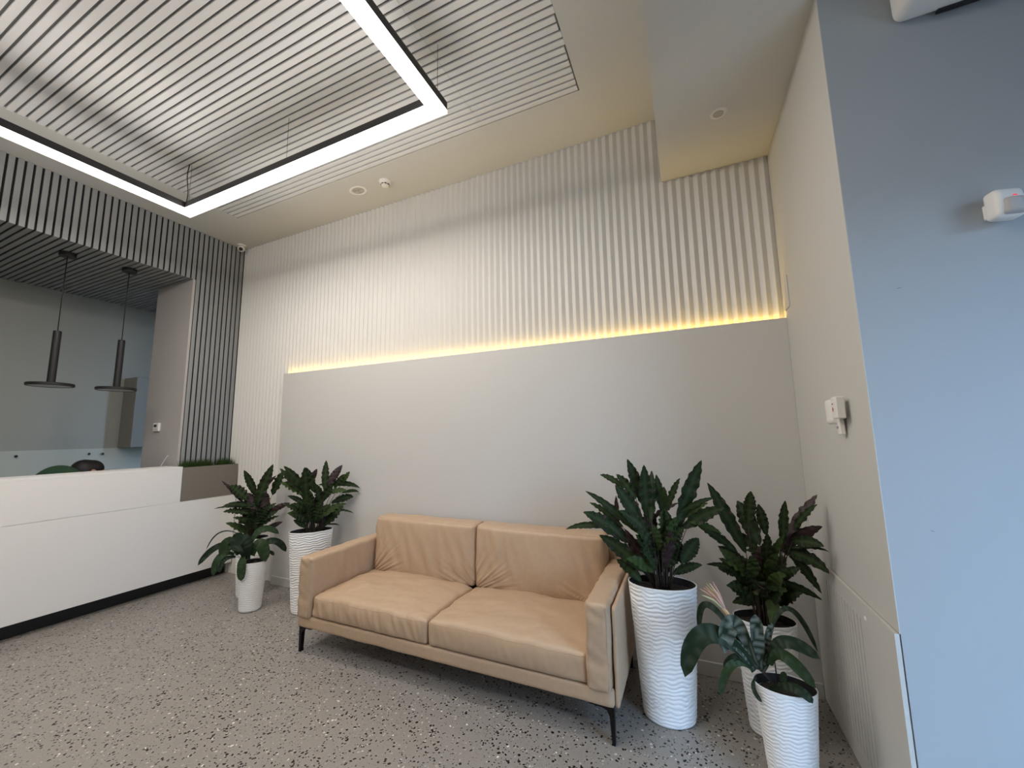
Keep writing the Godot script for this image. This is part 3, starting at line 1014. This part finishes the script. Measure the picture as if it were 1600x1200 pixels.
# ------------------------------------------------------------------ small fittings on ceiling and walls
func ceiling_fittings():
	# twin spot
	var s := thing("twin_spotlight", "recessed white oval twin spotlight, unlit, beside the smoke detector", "ceiling light", Vector3(2.054, H, 0.276))
	put(lathe([Vector2(0.044, -0.001), Vector2(0.050, -0.006), Vector2(0.062, -0.004), Vector2(0.066, 0.0), Vector2(0.044, 0.0)], 36, true, 1.35, 0.95), "trim_ring", M.white_plastic, s)
	put(lathe([Vector2(0, -0.0012), Vector2(0.046, -0.0012), Vector2(0.046, 0), Vector2(0, 0)], 36, false, 1.35, 0.95), "plate", M.grey_plastic, s)
	for x in [-0.026, 0.026]:
		put(lathe([Vector2(0, -0.0022), Vector2(0.021, -0.0022), Vector2(0.024, -0.006), Vector2(0.027, -0.0012)], 24), "lens", M.lens, s, Vector3(x, 0, 0))
	var d := thing("smoke_detector", "round white smoke detector with dark slots on the plain ceiling", "smoke detector", Vector3(2.359, H, 0.271))
	put(lathe([Vector2(0, -0.046), Vector2(0.026, -0.046), Vector2(0.032, -0.042), Vector2(0.038, -0.020), Vector2(0.050, -0.014), Vector2(0.053, -0.004), Vector2(0.053, 0.0)], 36), "body", M.white_plastic, d)
	for i in 8:
		var a := TAU * i / 8.0
		put(bevel_box(Vector3(0.020, 0.007, 0.006), 0.001), "slot", M.dark_plastic, d, Vector3(cos(a) * 0.0345, -0.032, sin(a) * 0.0345), Basis(Vector3.UP, -a + PI / 2))
	var w := thing("downlight", "small round white recessed downlight, unlit, in the lowered ceiling", "ceiling light", Vector3(4.889, SOFFIT, 0.497))
	put(lathe([Vector2(0.024, -0.002), Vector2(0.030, -0.006), Vector2(0.040, -0.004), Vector2(0.043, 0.0)], 36), "trim_ring", M.white_plastic, w)
	put(lathe([Vector2(0, -0.0015), Vector2(0.018, -0.0015), Vector2(0.026, -0.004), Vector2(0.026, 0)], 30), "lens", M.lens, w)
	# camera in the corner of slatted walls
	var c := thing("security_camera", "small white dome security camera in the corner where both slatted walls meet", "camera", Vector3(0.085, H, 0.085))
	put(lathe([Vector2(0, -0.016), Vector2(0.040, -0.016), Vector2(0.044, -0.012), Vector2(0.044, 0), Vector2(0, 0)], 28, false), "mount", M.white_plastic, c)
	put(lathe([Vector2(0, -0.040), Vector2(0.018, -0.036), Vector2(0.032, -0.024), Vector2(0.037, -0.005), Vector2(0.034, 0.010), Vector2(0.022, 0.026), Vector2(0, 0.032)], 28), "ball", M.white_plastic, c, Vector3(0, -0.038, 0))
	var look := Vector3(0.62, -0.55, 0.5).normalized()
	put(lathe([Vector2(0.0, 0.0), Vector2(0.018, 0.0), Vector2(0.020, 0.008), Vector2(0.013, 0.014), Vector2(0, 0.016)], 24), "lens", M.dark_plastic, c, Vector3(0, -0.038, 0) + look * 0.028, turned(look))

func wall_fittings():
	# radiator cover on the right wall
	var t := thing("radiator_cover", "white slotted radiator cover board on the lower right wall behind the plants", "radiator cover", Vector3(WALL_RIGHT, 0, 0.0))
	var x0 := -0.0125
	var zs := []
	for i in 13:
		zs.append(0.300 + i * 0.0335)
	var slot := 0.008
	# the board is built round its slots
	box(Vector3(x0, 0.012, 0.050), Vector3(0.0, 0.742, zs[0] - slot / 2), "board", M.paint, t)
	box(Vector3(x0, 0.012, zs[-1] + slot / 2), Vector3(0.0, 0.742, 0.996), "board", M.paint, t)
	box(Vector3(x0, 0.672, zs[0] - slot / 2), Vector3(0.0, 0.742, zs[-1] + slot / 2), "board", M.paint, t)
	box(Vector3(x0, 0.012, zs[0] - slot / 2), Vector3(0.0, 0.10, zs[-1] + slot / 2), "board", M.paint, t)
	for i in 12:
		box(Vector3(x0, 0.10, zs[i] + slot / 2), Vector3(0.0, 0.672, zs[i + 1] - slot / 2), "slat", M.paint, t, 0.001)
	put(lathe([Vector2(0, 0.0), Vector2(0.009, 0.0), Vector2(0.007, 0.003), Vector2(0, 0.0035)], 18), "screw_cap", M.white_plastic, t, Vector3(x0, 0.690, 0.760), turned(Vector3.LEFT))
	# access plate by the light strip
	var a := thing("cover_plate", "small flat cover plate on the right wall by the end of the light strip", "plate", Vector3(WALL_RIGHT, 2.18, 0.092))
	put(bevel_box(Vector3(0.006, 0.185, 0.10), 0.002), "plate", M.paint, a, Vector3(-0.003, 0, 0))
	# alarm device on the cream wall
	var s := thing("wall_alarm_device", "white two piece alarm device with red marks on the right wall", "alarm device", Vector3(WALL_RIGHT, 1.455, 0.735))
	put(soft_box(Vector3(0.022, 0.050, 0.034), 0.012, Vector3i(8, 10, 10), func(p, q): return p), "housing", M.white_plastic, s, Vector3(-0.022, 0.012, -0.012))
	put(bevel_box(Vector3(0.030, 0.086, 0.052), 0.004), "cover", M.white_plastic, s, Vector3(-0.030, 0.025, 0.070))
	put(bevel_box(Vector3(0.018, 0.090, 0.030), 0.003), "bracket", M.white_plastic, s, Vector3(-0.016, -0.036, 0.026))
	put(bevel_box(Vector3(0.010, 0.010, 0.012), 0.002), "screw", M.grey_plastic, s, Vector3(-0.026, -0.050, 0.020))
	put(prism(PackedVector2Array([Vector2(0, -0.011), Vector2(0.006, 0), Vector2(0, 0.008), Vector2(-0.006, 0)]), 0.001), "red_mark", M.red, s, Vector3(-0.0455, 0.020, 0.060), Basis(Vector3.UP, PI / 2))
	put(bevel_box(Vector3(0.001, 0.004, 0.014), 0.0), "red_mark", M.red, s, Vector3(-0.0455, 0.040, 0.060))
	# motion detector on the wall that faces the daylight
	var m := thing("motion_detector", "white motion detector with a small red light on the daylit wall", "motion detector", Vector3(5.560, 2.085, 0.998), 0.25)
	put(bevel_box(Vector3(0.030, 0.050, 0.028), 0.004), "bracket", M.white_plastic, m, Vector3(0.0, 0.0, 0.014))
	put(soft_box(Vector3(0.038, 0.047, 0.022), 0.014, Vector3i(12, 14, 8), func(p, q): return p + Vector3(0, 0, 0.008 * (1.0 - q.y * q.y) * maxf(q.z, 0.0))), "body", M.white_plastic, m, Vector3(0, 0, 0.050))
	put(soft_box(Vector3(0.028, 0.025, 0.010), 0.008, Vector3i(10, 8, 6), func(p, q): return p + Vector3(0, 0, 0.010 * (1.0 - q.x * q.x) * maxf(q.z, 0.0))), "lens", M.grey_plastic, m, Vector3(0.002, -0.016, 0.076))
	var lit := mat(Color(0.9, 0.1, 0.2), 0.3)
	lit.emission_enabled = true
	lit.emission = Color(1.0, 0.12, 0.25)
	lit.emission_energy_multiplier = 0.8
	put(bevel_box(Vector3(0.012, 0.003, 0.003), 0.001), "indicator_light", lit, m, Vector3(0.006, 0.017, 0.0795))
	# white appliance high up
	var u := thing("wall_appliance", "long white appliance housing with rounded edges high on the daylit wall", "appliance", Vector3(5.395, 2.842, 0.998))
	put(soft_box(Vector3(0.29, 0.105, 0.090), 0.035, Vector3i(30, 14, 14), func(p, q): return p), "casing", M.white_plastic, u, Vector3(0.29, 0.105, 0.094))
	box(Vector3(0.12, -0.004, 0.012), Vector3(0.53, 0.004, 0.030), "outlet_slot", M.dark_plastic, u)

# ------------------------------------------------------------------ the person bent over behind the desk
func person_field(bones: Array, cell: float, blend: float) -> ArrayMesh:
	var lo := Vector3.ONE * 1e9
	var hi := -lo
	for b in bones:
		for k in 2:
			lo = lo.min(b[k] - Vector3.ONE * (b[2 + k] + 0.05))
			hi = hi.max(b[k] + Vector3.ONE * (b[2 + k] + 0.05))
	var n := Vector3i(((hi - lo) / cell).ceil()) + Vector3i.ONE
	var f := PackedFloat32Array()
	f.resize(n.x * n.y * n.z)
	f.fill(1.0)
	for b in bones:
		var r: float = maxf(b[2], b[3]) + 0.05
		var a0 := Vector3i(((b[0].min(b[1]) - Vector3.ONE * r - lo) / cell).floor()).clamp(Vector3i.ZERO, n - Vector3i.ONE)
		var a1 := Vector3i(((b[0].max(b[1]) + Vector3.ONE * r - lo) / cell).ceil()).clamp(Vector3i.ZERO, n - Vector3i.ONE)
		var d: Vector3 = b[1] - b[0]
		var dd: float = maxf(d.length_squared(), 1e-8)
		for z in range(a0.z, a1.z + 1):
			for y in range(a0.y, a1.y + 1):
				for x in range(a0.x, a1.x + 1):
					var p := lo + Vector3(x, y, z) * cell
					var t := clampf((p - b[0]).dot(d) / dd, 0.0, 1.0)
					var v: float = (p - b[0] - d * t).length() - lerpf(b[2], b[3], t)
					var i := x + n.x * (y + n.y * z)
					var h := maxf(blend - absf(f[i] - v), 0.0) / blend
					f[i] = minf(f[i], v) - h * h * blend * 0.25
	var st := begin(true)
	var spot := {}
	var step := [1, n.x, n.x * n.y]
	for z in n.z - 1:
		for y in n.y - 1:
			for x in n.x - 1:
				var i := x + n.x * (y + n.y * z)
				var sum := Vector3.ZERO
				var hits := 0
				var first := f[i] < 0.0
				var mixed := false
				for c in 8:
					if (f[i + (c & 1) + n.x * ((c >> 1) & 1) + n.x * n.y * (c >> 2)] < 0.0) != first:
						mixed = true
						break
				if not mixed:
					continue
				for c in 8:
					for ax in 3:
						if c & (1 << ax):
							continue
						var o := Vector3(c & 1, (c >> 1) & 1, c >> 2)
						var j: int = i + (c & 1) + n.x * ((c >> 1) & 1) + n.x * n.y * (c >> 2)
						var va := f[j]
						var vb := f[j + step[ax]]
						if (va < 0.0) != (vb < 0.0):
							o[ax] += va / (va - vb)
							sum += o
							hits += 1
				spot[i] = lo + (Vector3(x, y, z) + sum / hits) * cell
	for z in range(1, n.z - 1):
		for y in range(1, n.y - 1):
			for x in range(1, n.x - 1):
				var i := x + n.x * (y + n.y * z)
				for ax in 3:
					var inside := f[i] < 0.0
					if inside == (f[i + step[ax]] < 0.0):
						continue
					var u: int = step[(ax + 1) % 3]
					var v: int = step[(ax + 2) % 3]
					var q := [spot[i], spot[i - u], spot[i - u - v], spot[i - v]]
					if inside:
						quad(st, q[0], q[1], q[2], q[3])
					else:
						quad(st, q[3], q[2], q[1], q[0])
	return finish(st)

func receptionist():
	var o := Vector3(-0.62, 0, 1.42)
	# an office stool carries the person
	var s := thing("office_stool", "dark round office stool under the person behind the desk", "stool", o)
	put(lathe([Vector2(0, 0.40), Vector2(0.18, 0.40), Vector2(0.195, 0.42), Vector2(0.185, 0.445), Vector2(0, 0.45)], 32), "seat", M.black, s)
	put(lathe([Vector2(0.025, 0.03), Vector2(0.025, 0.40)], 16), "column", M.metal_frame, s)
	put(lathe([Vector2(0, 0.0), Vector2(0.21, 0.0), Vector2(0.21, 0.015), Vector2(0.03, 0.035), Vector2(0, 0.035)], 32), "base", M.metal_frame, s)
	var t := thing("person", "person with dark hair in a green top bent over behind the desk", "person", o)
	var v := func(x, y, z): return Vector3(x, y, z)
	var hip := Vector3(0, 0.55, 0.02)
	var belly := Vector3(0, 0.76, -0.03)
	var chest := Vector3(0, 1.03, -0.330)
	var neck := Vector3(0, 1.055, -0.44)
	var head := Vector3(0, 1.095, -0.535)
	var torso := [[hip, belly, 0.130, 0.125], [belly, chest, 0.125, 0.135], [hip + Vector3(-0.07, 0, 0), belly + Vector3(-0.05, 0, 0), 0.10, 0.10], [hip + Vector3(0.07, 0, 0), belly + Vector3(0.05, 0, 0), 0.10, 0.10], [chest + Vector3(-0.13, 0.02, -0.03), chest + Vector3(0.13, 0.02, -0.03), 0.085, 0.085], [chest + Vector3(0, 0.01, -0.02), neck, 0.10, 0.055]]
	var upper := []
	var lower_arm := []
	var legs := []
	var hands := []
	for k in [-1.0, 1.0]:
		var sh := chest + Vector3(0.175 * k, 0.01, -0.045)
		var el := sh + Vector3(0.05 * k, -0.25, -0.09)
		var wr := el + Vector3(-0.06 * k, -0.06, -0.22)
		upper.append([sh, el, 0.056, 0.044])
		lower_arm.append([el, wr, 0.042, 0.028])
		for i in 4:
			var root := wr + Vector3((i - 1.5) * 0.019, -0.006, -0.075)
			var knuckle := root + Vector3(0, -0.010, -0.038 - 0.006 * (1.5 - absf(i - 1.5)))
			hands.append([wr + Vector3((i - 1.5) * 0.012, 0, -0.01), root, 0.017, 0.012])
			hands.append([root, knuckle, 0.0095, 0.009])
			hands.append([knuckle, knuckle + Vector3(0, -0.020, -0.016), 0.009, 0.0075])
		hands.append([wr + Vector3(-0.018 * k, 0, -0.025), wr + Vector3(-0.050 * k, -0.010, -0.060), 0.012, 0.010])
		hands.append([wr + Vector3(-0.050 * k, -0.010, -0.060), wr + Vector3(-0.056 * k, -0.020, -0.088), 0.010, 0.008])
		var hipj := hip + Vector3(0.095 * k, -0.01, 0)
		var knee := Vector3(0.13 * k, 0.52, -0.42)
		var ankle := Vector3(0.13 * k, 0.09, -0.36)
		legs.append([hipj, knee, 0.090, 0.062])
		legs.append([knee, ankle, 0.062, 0.042])
	var feet := []
	for k in [-1.0, 1.0]:
		feet.append([Vector3(0.13 * k, 0.050, -0.34), Vector3(0.135 * k, 0.042, -0.53), 0.046, 0.036])
	var skull := [[head + Vector3(0, 0.025, 0.030), head + Vector3(0, 0.010, -0.020), 0.088, 0.082], [head + Vector3(0, -0.030, -0.035), head + Vector3(0, -0.085, -0.045), 0.066, 0.046], [neck, head, 0.052, 0.060], [head + Vector3(0, -0.055, -0.105), head + Vector3(0, -0.020, -0.108), 0.015, 0.010]]
	for k in [-1.0, 1.0]:
		skull.append([head + Vector3(0.084 * k, -0.020, 0.0), head + Vector3(0.086 * k, 0.012, 0.008), 0.012, 0.014])
	var body := torso + upper + lower_arm + legs + feet + skull
	var skin := put(person_field(body + hands, 0.014, 0.035), "body", mat(Color(0.72, 0.54, 0.44), 0.55), t)
	var grow := func(list, by): return list.map(func(b): return [b[0], b[1], b[2] + by, b[3] + by])
	put(person_field(grow.call(torso + upper, 0.014), 0.016, 0.04), "green_top", mat(Color(0.15, 0.27, 0.18), 0.85), t)
	put(person_field(grow.call(legs, 0.013), 0.018, 0.04), "trousers", mat(Color(0.08, 0.085, 0.10), 0.85), t)
	put(person_field(grow.call(feet, 0.008), 0.014, 0.03), "shoes", M.black, t)
	put(person_field([[head + Vector3(0, 0.032, 0.040), head + Vector3(0, 0.030, -0.012), 0.094, 0.088], [head + Vector3(-0.03, 0.0, 0.035), head + Vector3(0.03, 0.0, 0.035), 0.060, 0.060]], 0.011, 0.03), "hair", mat(Color(0.085, 0.07, 0.075), 0.6), t)
	for k in [-1.0, 1.0]:
		put(lathe([Vector2(0, -0.010), Vector2(0.008, -0.006), Vector2(0.010, 0), Vector2(0.008, 0.006), Vector2(0, 0.010)], 12), "eye", M.dark_plastic, skin, head + Vector3(0.030 * k, -0.018, -0.096))
	put(tube([head + Vector3(-0.022, -0.088, -0.088), head + Vector3(0, -0.092, -0.094), head + Vector3(0.022, -0.088, -0.088)], 0.005, 6), "mouth", mat(Color(0.55, 0.28, 0.26), 0.6), skin)

const LEAVES_TALL_RIGHT = [
	[-0.076,0.455,0.011,-0.105,0.571,0.028,-0.134,0.655,0.046,0.062,0],
	[-0.052,0.411,0.016,-0.05,0.534,0.045,-0.047,0.628,0.074,0.067,0],
	[-0.027,0.398,0.012,-0.025,0.511,-0.033,-0.023,0.585,-0.078,0.055,0],
	[0.022,0.415,-0.022,0.012,0.503,-0.029,0.002,0.569,-0.037,0.048,0],
	[-0.111,0.37,0.027,-0.157,0.463,0.045,-0.202,0.517,0.063,0.075,0],
	[-0.126,0.475,0.026,-0.164,0.539,0.013,-0.203,0.568,-0,0.056,0],
	[-0.193,0.514,0.013,-0.244,0.559,0.002,-0.296,0.562,-0.009,0.036,0],
	[-0.162,0.311,0.014,-0.267,0.427,0.027,-0.372,0.476,0.039,0.042,0],
	[-0.226,0.316,-0.004,-0.297,0.384,-0.021,-0.368,0.401,-0.039,0.043,0],
	[-0.207,0.246,0.006,-0.295,0.335,0.033,-0.382,0.365,0.06,0.084,0],
	[-0.303,0.284,0.034,-0.4,0.301,0.026,-0.497,0.255,0.017,0.036,0],
	[-0.126,0.114,0.022,-0.219,0.206,0.013,-0.312,0.236,0.004,0.076,0],
	[-0.13,0.048,0.015,-0.179,0.1,-0.001,-0.227,0.111,-0.017,0.062,0],
	[-0.213,0.296,-0.005,-0.21,0.388,0.009,-0.206,0.457,0.022,0.031,1],
	[0.127,0.402,-0.022,0.178,0.545,-0.046,0.23,0.645,-0.069,0.074,0],
	[0.062,0.43,0.016,0.092,0.514,0.041,0.122,0.564,0.067,0.039,0],
	[0.043,0.431,-0.012,0.042,0.487,0.011,0.041,0.516,0.034,0.027,2],
	[0.148,0.399,-0.009,0.213,0.455,-0.004,0.278,0.465,0.002,0.026,0],
	[0.155,0.371,-0.024,0.199,0.424,-0.007,0.242,0.439,0.011,0.046,2],
	[0.165,0.331,-0.004,0.238,0.404,0.019,0.312,0.424,0.043,0.064,0],
	[0.188,0.328,0.003,0.241,0.33,-0.007,0.295,0.289,-0.017,0.032,2],
	[0.124,0.162,-0.015,0.157,0.223,-0.038,0.19,0.248,-0.061,0.072,0],
	[0.09,0.208,-0.022,0.096,0.169,-0.051,0.101,0.1,-0.081,0.053,0],
	[0.088,0.084,-0.015,0.143,0.128,-0.016,0.197,0.13,-0.017,0.045,0],
	[-0.08,0.076,-0.015,-0.126,0.197,-0.008,-0.173,0.28,-0.002,0.062,1],
	[-0.006,0.357,-0.006,0.049,0.412,-0.023,0.104,0.423,-0.04,0.034,1],
	[0.066,0.295,0.008,0.054,0.357,0.013,0.042,0.397,0.017,0.04,0],
	[-0.028,0.297,-0.006,-0.044,0.37,-0.008,-0.06,0.419,-0.011,0.061,1],
	[0.008,0.252,0.008,0.053,0.315,-0.017,0.098,0.338,-0.043,0.06,0],
	[-0.036,0.125,0.023,-0.047,0.196,0.003,-0.058,0.24,-0.016,0.06,1],
	[0.037,0.128,0.008,0.05,0.23,0.03,0.062,0.304,0.052,0.065,1],
	[-0.082,0.278,-0.014,-0.052,0.343,-0.007,-0.023,0.377,0,0.054,0]]
const LEAVES_MEDIUM_RIGHT = [
	[-0.088,0.397,-0.016,-0.144,0.546,-0.021,-0.2,0.652,-0.025,0.066,0],
	[-0.008,0.409,-0.022,-0.036,0.501,-0.058,-0.063,0.556,-0.093,0.079,0],
	[-0.024,0.489,-0.016,-0.012,0.565,-0.038,-0,0.612,-0.061,0.059,0],
	[0.037,0.446,-0.008,0.027,0.515,0.001,0.018,0.561,0.01,0.047,0],
	[0.107,0.43,0.031,0.112,0.528,0.063,0.117,0.595,0.094,0.042,0],
	[0.143,0.446,0.011,0.209,0.555,0.008,0.275,0.616,0.006,0.052,1],
	[0.169,0.474,0.022,0.207,0.545,0.042,0.245,0.58,0.063,0.036,0],
	[0.124,0.371,-0.002,0.202,0.451,0.017,0.281,0.477,0.035,0.054,1],
	[0.169,0.396,0.033,0.208,0.418,0.062,0.247,0.401,0.092,0.053,0],
	[0.121,0.335,-0.005,0.223,0.338,0.026,0.324,0.275,0.057,0.065,0],
	[0.144,0.321,0,0.194,0.261,-0.008,0.243,0.162,-0.017,0.048,0],
	[0.158,0.364,0.024,0.221,0.397,0.057,0.284,0.38,0.09,0.02,0],
	[0.037,0.267,-0.002,0.073,0.37,0.024,0.109,0.435,0.05,0.037,2],
	[0.08,0.247,0.012,0.045,0.162,0.057,0.01,0.034,0.102,0.078,2],
	[-0.079,0.219,-0.017,-0.157,0.247,-0.048,-0.235,0.22,-0.078,0.03,0],
	[-0.074,0.198,-0.027,-0.126,0.223,-0.059,-0.178,0.203,-0.091,0.066,0],
	[-0.06,0.143,0.001,-0.105,0.175,0.026,-0.151,0.166,0.051,0.057,0],
	[-0.002,0.093,-0.015,-0.064,0.092,-0.052,-0.125,0.04,-0.09,0.058,0],
	[0.089,0.226,0.031,0.123,0.275,0.044,0.157,0.29,0.057,0.042,0],
	[0.096,0.19,0.008,0.168,0.189,0,0.24,0.137,-0.007,0.036,0],
	[0.073,0.114,0.013,0.113,0.167,0.037,0.153,0.18,0.062,0.071,0],
	[-0.132,0.342,-0.018,-0.2,0.409,-0.031,-0.267,0.427,-0.044,0.047,0],
	[0.037,0.311,-0.014,-0.01,0.341,-0.003,-0.057,0.332,0.009,0.032,0],
	[-0.024,0.352,-0.023,-0.063,0.388,-0.034,-0.103,0.389,-0.046,0.058,0],
	[-0.018,0.277,0.012,0.006,0.333,-0.001,0.03,0.359,-0.014,0.05,1],
	[-0,0.16,0.01,-0.025,0.247,0.035,-0.049,0.3,0.061,0.068,0],
	[0.063,0.298,0.013,0.044,0.362,0.029,0.024,0.397,0.045,0.049,0]]
const LEAVES_TALL_LEFT = [
	[-0.084,0.358,0.076,-0.138,0.476,0.126,-0.191,0.543,0.176,0.075,0],
	[-0.066,0.377,0.056,-0.1,0.497,0.12,-0.134,0.566,0.184,0.064,0],
	[-0.072,0.338,0.073,-0.122,0.409,0.125,-0.172,0.43,0.177,0.085,2],
	[-0.019,0.358,0.056,-0.004,0.47,0.079,0.012,0.552,0.103,0.08,0],
	[0.01,0.386,0.019,-0.004,0.482,0.043,-0.019,0.548,0.067,0.065,0],
	[-0.016,0.417,0.019,0.009,0.488,0.009,0.033,0.531,-0.001,0.049,1],
	[0.056,0.398,-0.069,0.047,0.508,-0.077,0.038,0.597,-0.085,0.061,0],
	[0.079,0.406,-0.101,0.092,0.497,-0.151,0.106,0.548,-0.201,0.067,1],
	[0.11,0.38,-0.142,0.148,0.444,-0.147,0.185,0.474,-0.152,0.044,0],
	[0.167,0.422,-0.171,0.19,0.472,-0.179,0.214,0.493,-0.187,0.045,2],
	[0.162,0.31,-0.196,0.211,0.34,-0.269,0.26,0.311,-0.343,0.028,0],
	[0.105,0.238,-0.154,0.151,0.283,-0.239,0.197,0.266,-0.324,0.068,0],
	[0.099,0.321,-0.101,0.157,0.351,-0.133,0.215,0.333,-0.165,0.055,2],
	[0.052,0.153,-0.072,0.119,0.216,-0.131,0.186,0.22,-0.19,0.055,2],
	[0.092,0.089,-0.093,0.138,0.168,-0.126,0.184,0.204,-0.158,0.098,0],
	[0.131,0.165,-0.148,0.184,0.175,-0.186,0.237,0.137,-0.224,0.022,0],
	[0.086,0.052,-0.113,0.117,0.065,-0.136,0.148,0.042,-0.158,0.016,0],
	[-0.058,0.252,0.055,-0.096,0.306,0.095,-0.134,0.318,0.135,0.043,0],
	[-0.04,0.193,0.066,-0.05,0.241,0.101,-0.06,0.255,0.136,0.037,0],
	[-0.041,0.105,0.036,-0.055,0.161,0.088,-0.07,0.175,0.14,0.053,0],
	[-0.034,0.068,0.051,-0.053,0.113,0.085,-0.072,0.125,0.118,0.047,0],
	[0.06,0.378,-0.105,0.165,0.411,-0.238,0.269,0.347,-0.371,0.048,0],
	[-0.016,0.246,0.003,-0.028,0.305,0.027,-0.039,0.336,0.05,0.075,0],
	[0.033,0.273,-0.043,0.033,0.355,-0.015,0.032,0.407,0.013,0.076,0],
	[0.019,0.12,-0.013,0.013,0.21,0.023,0.008,0.267,0.059,0.064,0],
	[0.047,0.07,-0.067,0.044,0.146,-0.054,0.041,0.2,-0.041,0.087,1],
	[0.067,0.292,-0.065,0.101,0.362,-0.072,0.135,0.4,-0.079,0.065,0]]
const LEAVES_MEDIUM_LEFT = [
	[-0.015,0.444,0.011,-0.024,0.558,0.056,-0.032,0.635,0.1,0.065,0],
	[0.032,0.396,-0.02,0.07,0.556,-0.05,0.108,0.677,-0.079,0.09,0],
	[0.061,0.473,-0.056,0.108,0.543,-0.07,0.156,0.572,-0.083,0.03,1],
	[0.085,0.441,-0.129,0.105,0.541,-0.155,0.124,0.61,-0.181,0.085,0],
	[-0.078,0.373,0.093,-0.105,0.487,0.16,-0.132,0.551,0.226,0.035,1],
	[-0.035,0.397,0.087,-0.06,0.471,0.134,-0.085,0.503,0.18,0.104,0],
	[-0.026,0.313,0.054,-0.061,0.354,0.134,-0.096,0.336,0.215,0.046,0],
	[-0.04,0.294,0.078,-0.112,0.335,0.16,-0.184,0.308,0.242,0.023,0],
	[-0.036,0.249,0.077,-0.071,0.291,0.144,-0.105,0.28,0.211,0.069,0],
	[0.046,0.229,-0.058,0.071,0.29,-0.1,0.097,0.31,-0.142,0.048,0],
	[0.078,0.233,-0.109,0.134,0.295,-0.163,0.19,0.303,-0.217,0.054,1],
	[0.047,0.171,-0.061,0.089,0.226,-0.098,0.13,0.238,-0.135,0.06,0],
	[-0.05,0.151,0.039,-0.088,0.174,0.051,-0.126,0.161,0.063,0.041,0],
	[-0.021,0.061,0.028,-0.063,0.151,0.106,-0.105,0.182,0.183,0.069,2],
	[0.052,0.072,-0.1,0.09,0.123,-0.147,0.129,0.13,-0.194,0.048,1],
	[0.026,0.142,-0.029,0.027,0.155,-0.074,0.028,0.129,-0.119,0.03,0],
	[-0.003,0.192,0.002,-0.021,0.283,0.002,-0.04,0.349,0.001,0.083,0],
	[0.022,0.318,-0.068,-0.007,0.396,-0.072,-0.037,0.443,-0.075,0.108,1],
	[-0.017,0.306,0.012,-0.044,0.378,0.016,-0.072,0.42,0.021,0.095,1],
	[0.019,0.229,-0.052,0.009,0.309,-0.092,-0.002,0.354,-0.131,0.096,1],
	[-0.019,0.195,0.027,-0.041,0.281,0.047,-0.063,0.336,0.066,0.082,0],
	[0.026,0.119,-0.031,0.024,0.19,-0.016,0.022,0.238,-0.002,0.07,0]]
const LEAVES_SMALL_LEFT = [
	[-0.024,0.073,0.066,0.024,0.064,0.108,0.028,-0.098,0.102,0.062,2],
	[-0.017,0.048,0.048,0.021,0.266,0.077,-0.027,0.145,0.149,0.135,0],
	[-0.045,0.096,0.085,-0.062,0.313,0.185,-0.07,0.095,0.197,0.093,2],
	[-0.046,0.123,0.076,-0.115,0.278,0.21,-0.182,0.058,0.311,0.046,0],
	[-0.052,0.23,0.06,-0.184,0.373,0.188,-0.219,0.15,0.24,0.01,0],
	[-0.059,0.103,0.117,-0.07,0.181,0.25,-0.074,-0.022,0.256,0.051,2],
	[-0.053,0.082,0.109,-0.063,0.116,0.24,-0.052,-0.001,0.224,0.046,0],
	[0.008,0.071,0.014,0.081,0.284,0.004,0.108,0.018,-0.036,0.096,2],
	[0,0.097,-0,0.082,0.25,-0.123,0.132,0.057,-0.199,0.054,0],
	[-0.025,0.112,0.027,-0.015,0.362,-0.032,0.074,0.209,-0.166,0.054,2],
	[0.028,0.046,-0.05,0.049,0.099,-0.11,0.066,0.036,-0.136,0.033,0],
	[0.024,0.026,-0.011,0.067,0.022,0.025,0.069,-0.002,0.022,0.037,0],
	[-0.032,0.062,0.03,-0.097,0.281,0.056,-0.119,0.2,0.088,0.074,0]]
const LEAVES_SMALL_RIGHT = [
	[-0.096,0.081,-0.002,-0.175,0.379,0.035,-0.209,0.111,0.03,0.067,3],
	[-0.105,0.074,0.005,-0.301,0.334,0.057,-0.368,-0.005,0.047,0.076,0],
	[-0.108,0.082,-0.028,-0.297,0.403,-0.104,-0.298,0.12,-0.104,0.028,0],
	[-0.106,0.056,0.001,-0.198,0.15,0.052,-0.238,-0.05,0.046,0.031,2],
	[-0.097,0.03,0.002,-0.134,0.02,0.061,-0.091,-0.025,0.068,0.017,0],
	[-0.08,0.057,-0.008,-0.082,0.186,0.008,-0.081,0.278,0.008,0.049,3],
	[-0.064,0.092,-0.009,-0.049,0.186,-0.007,-0.022,0.25,-0.003,0.026,3],
	[-0.047,0.087,-0.001,-0.022,0.263,0.027,0.118,0.164,0.048,0.046,0],
	[-0.031,0.191,-0.021,0.051,0.422,-0.073,0.136,0.139,-0.061,0.022,0],
	[-0.044,0.091,0.006,-0.021,0.23,0.058,0.089,0.069,0.074,0.046,2],
	[-0.052,0,0.011,0.027,0.097,0.095,0.07,0.029,0.101,0.033,0],
	[-0.094,0.055,-0.006,-0.144,0.155,0.019,-0.178,0.147,0.014,0.044,3],
	[-0.106,0.044,-0.005,-0.154,0.158,0.028,-0.217,0.05,0.019,0.027,0],
	[-0.074,0.046,-0.015,-0.023,0.137,-0.024,-0.117,0.151,-0.037,0.049,3],
	[-0.005,0.029,-0.001,-0.003,0.04,-0,0.003,0.072,0,0.024,2]]
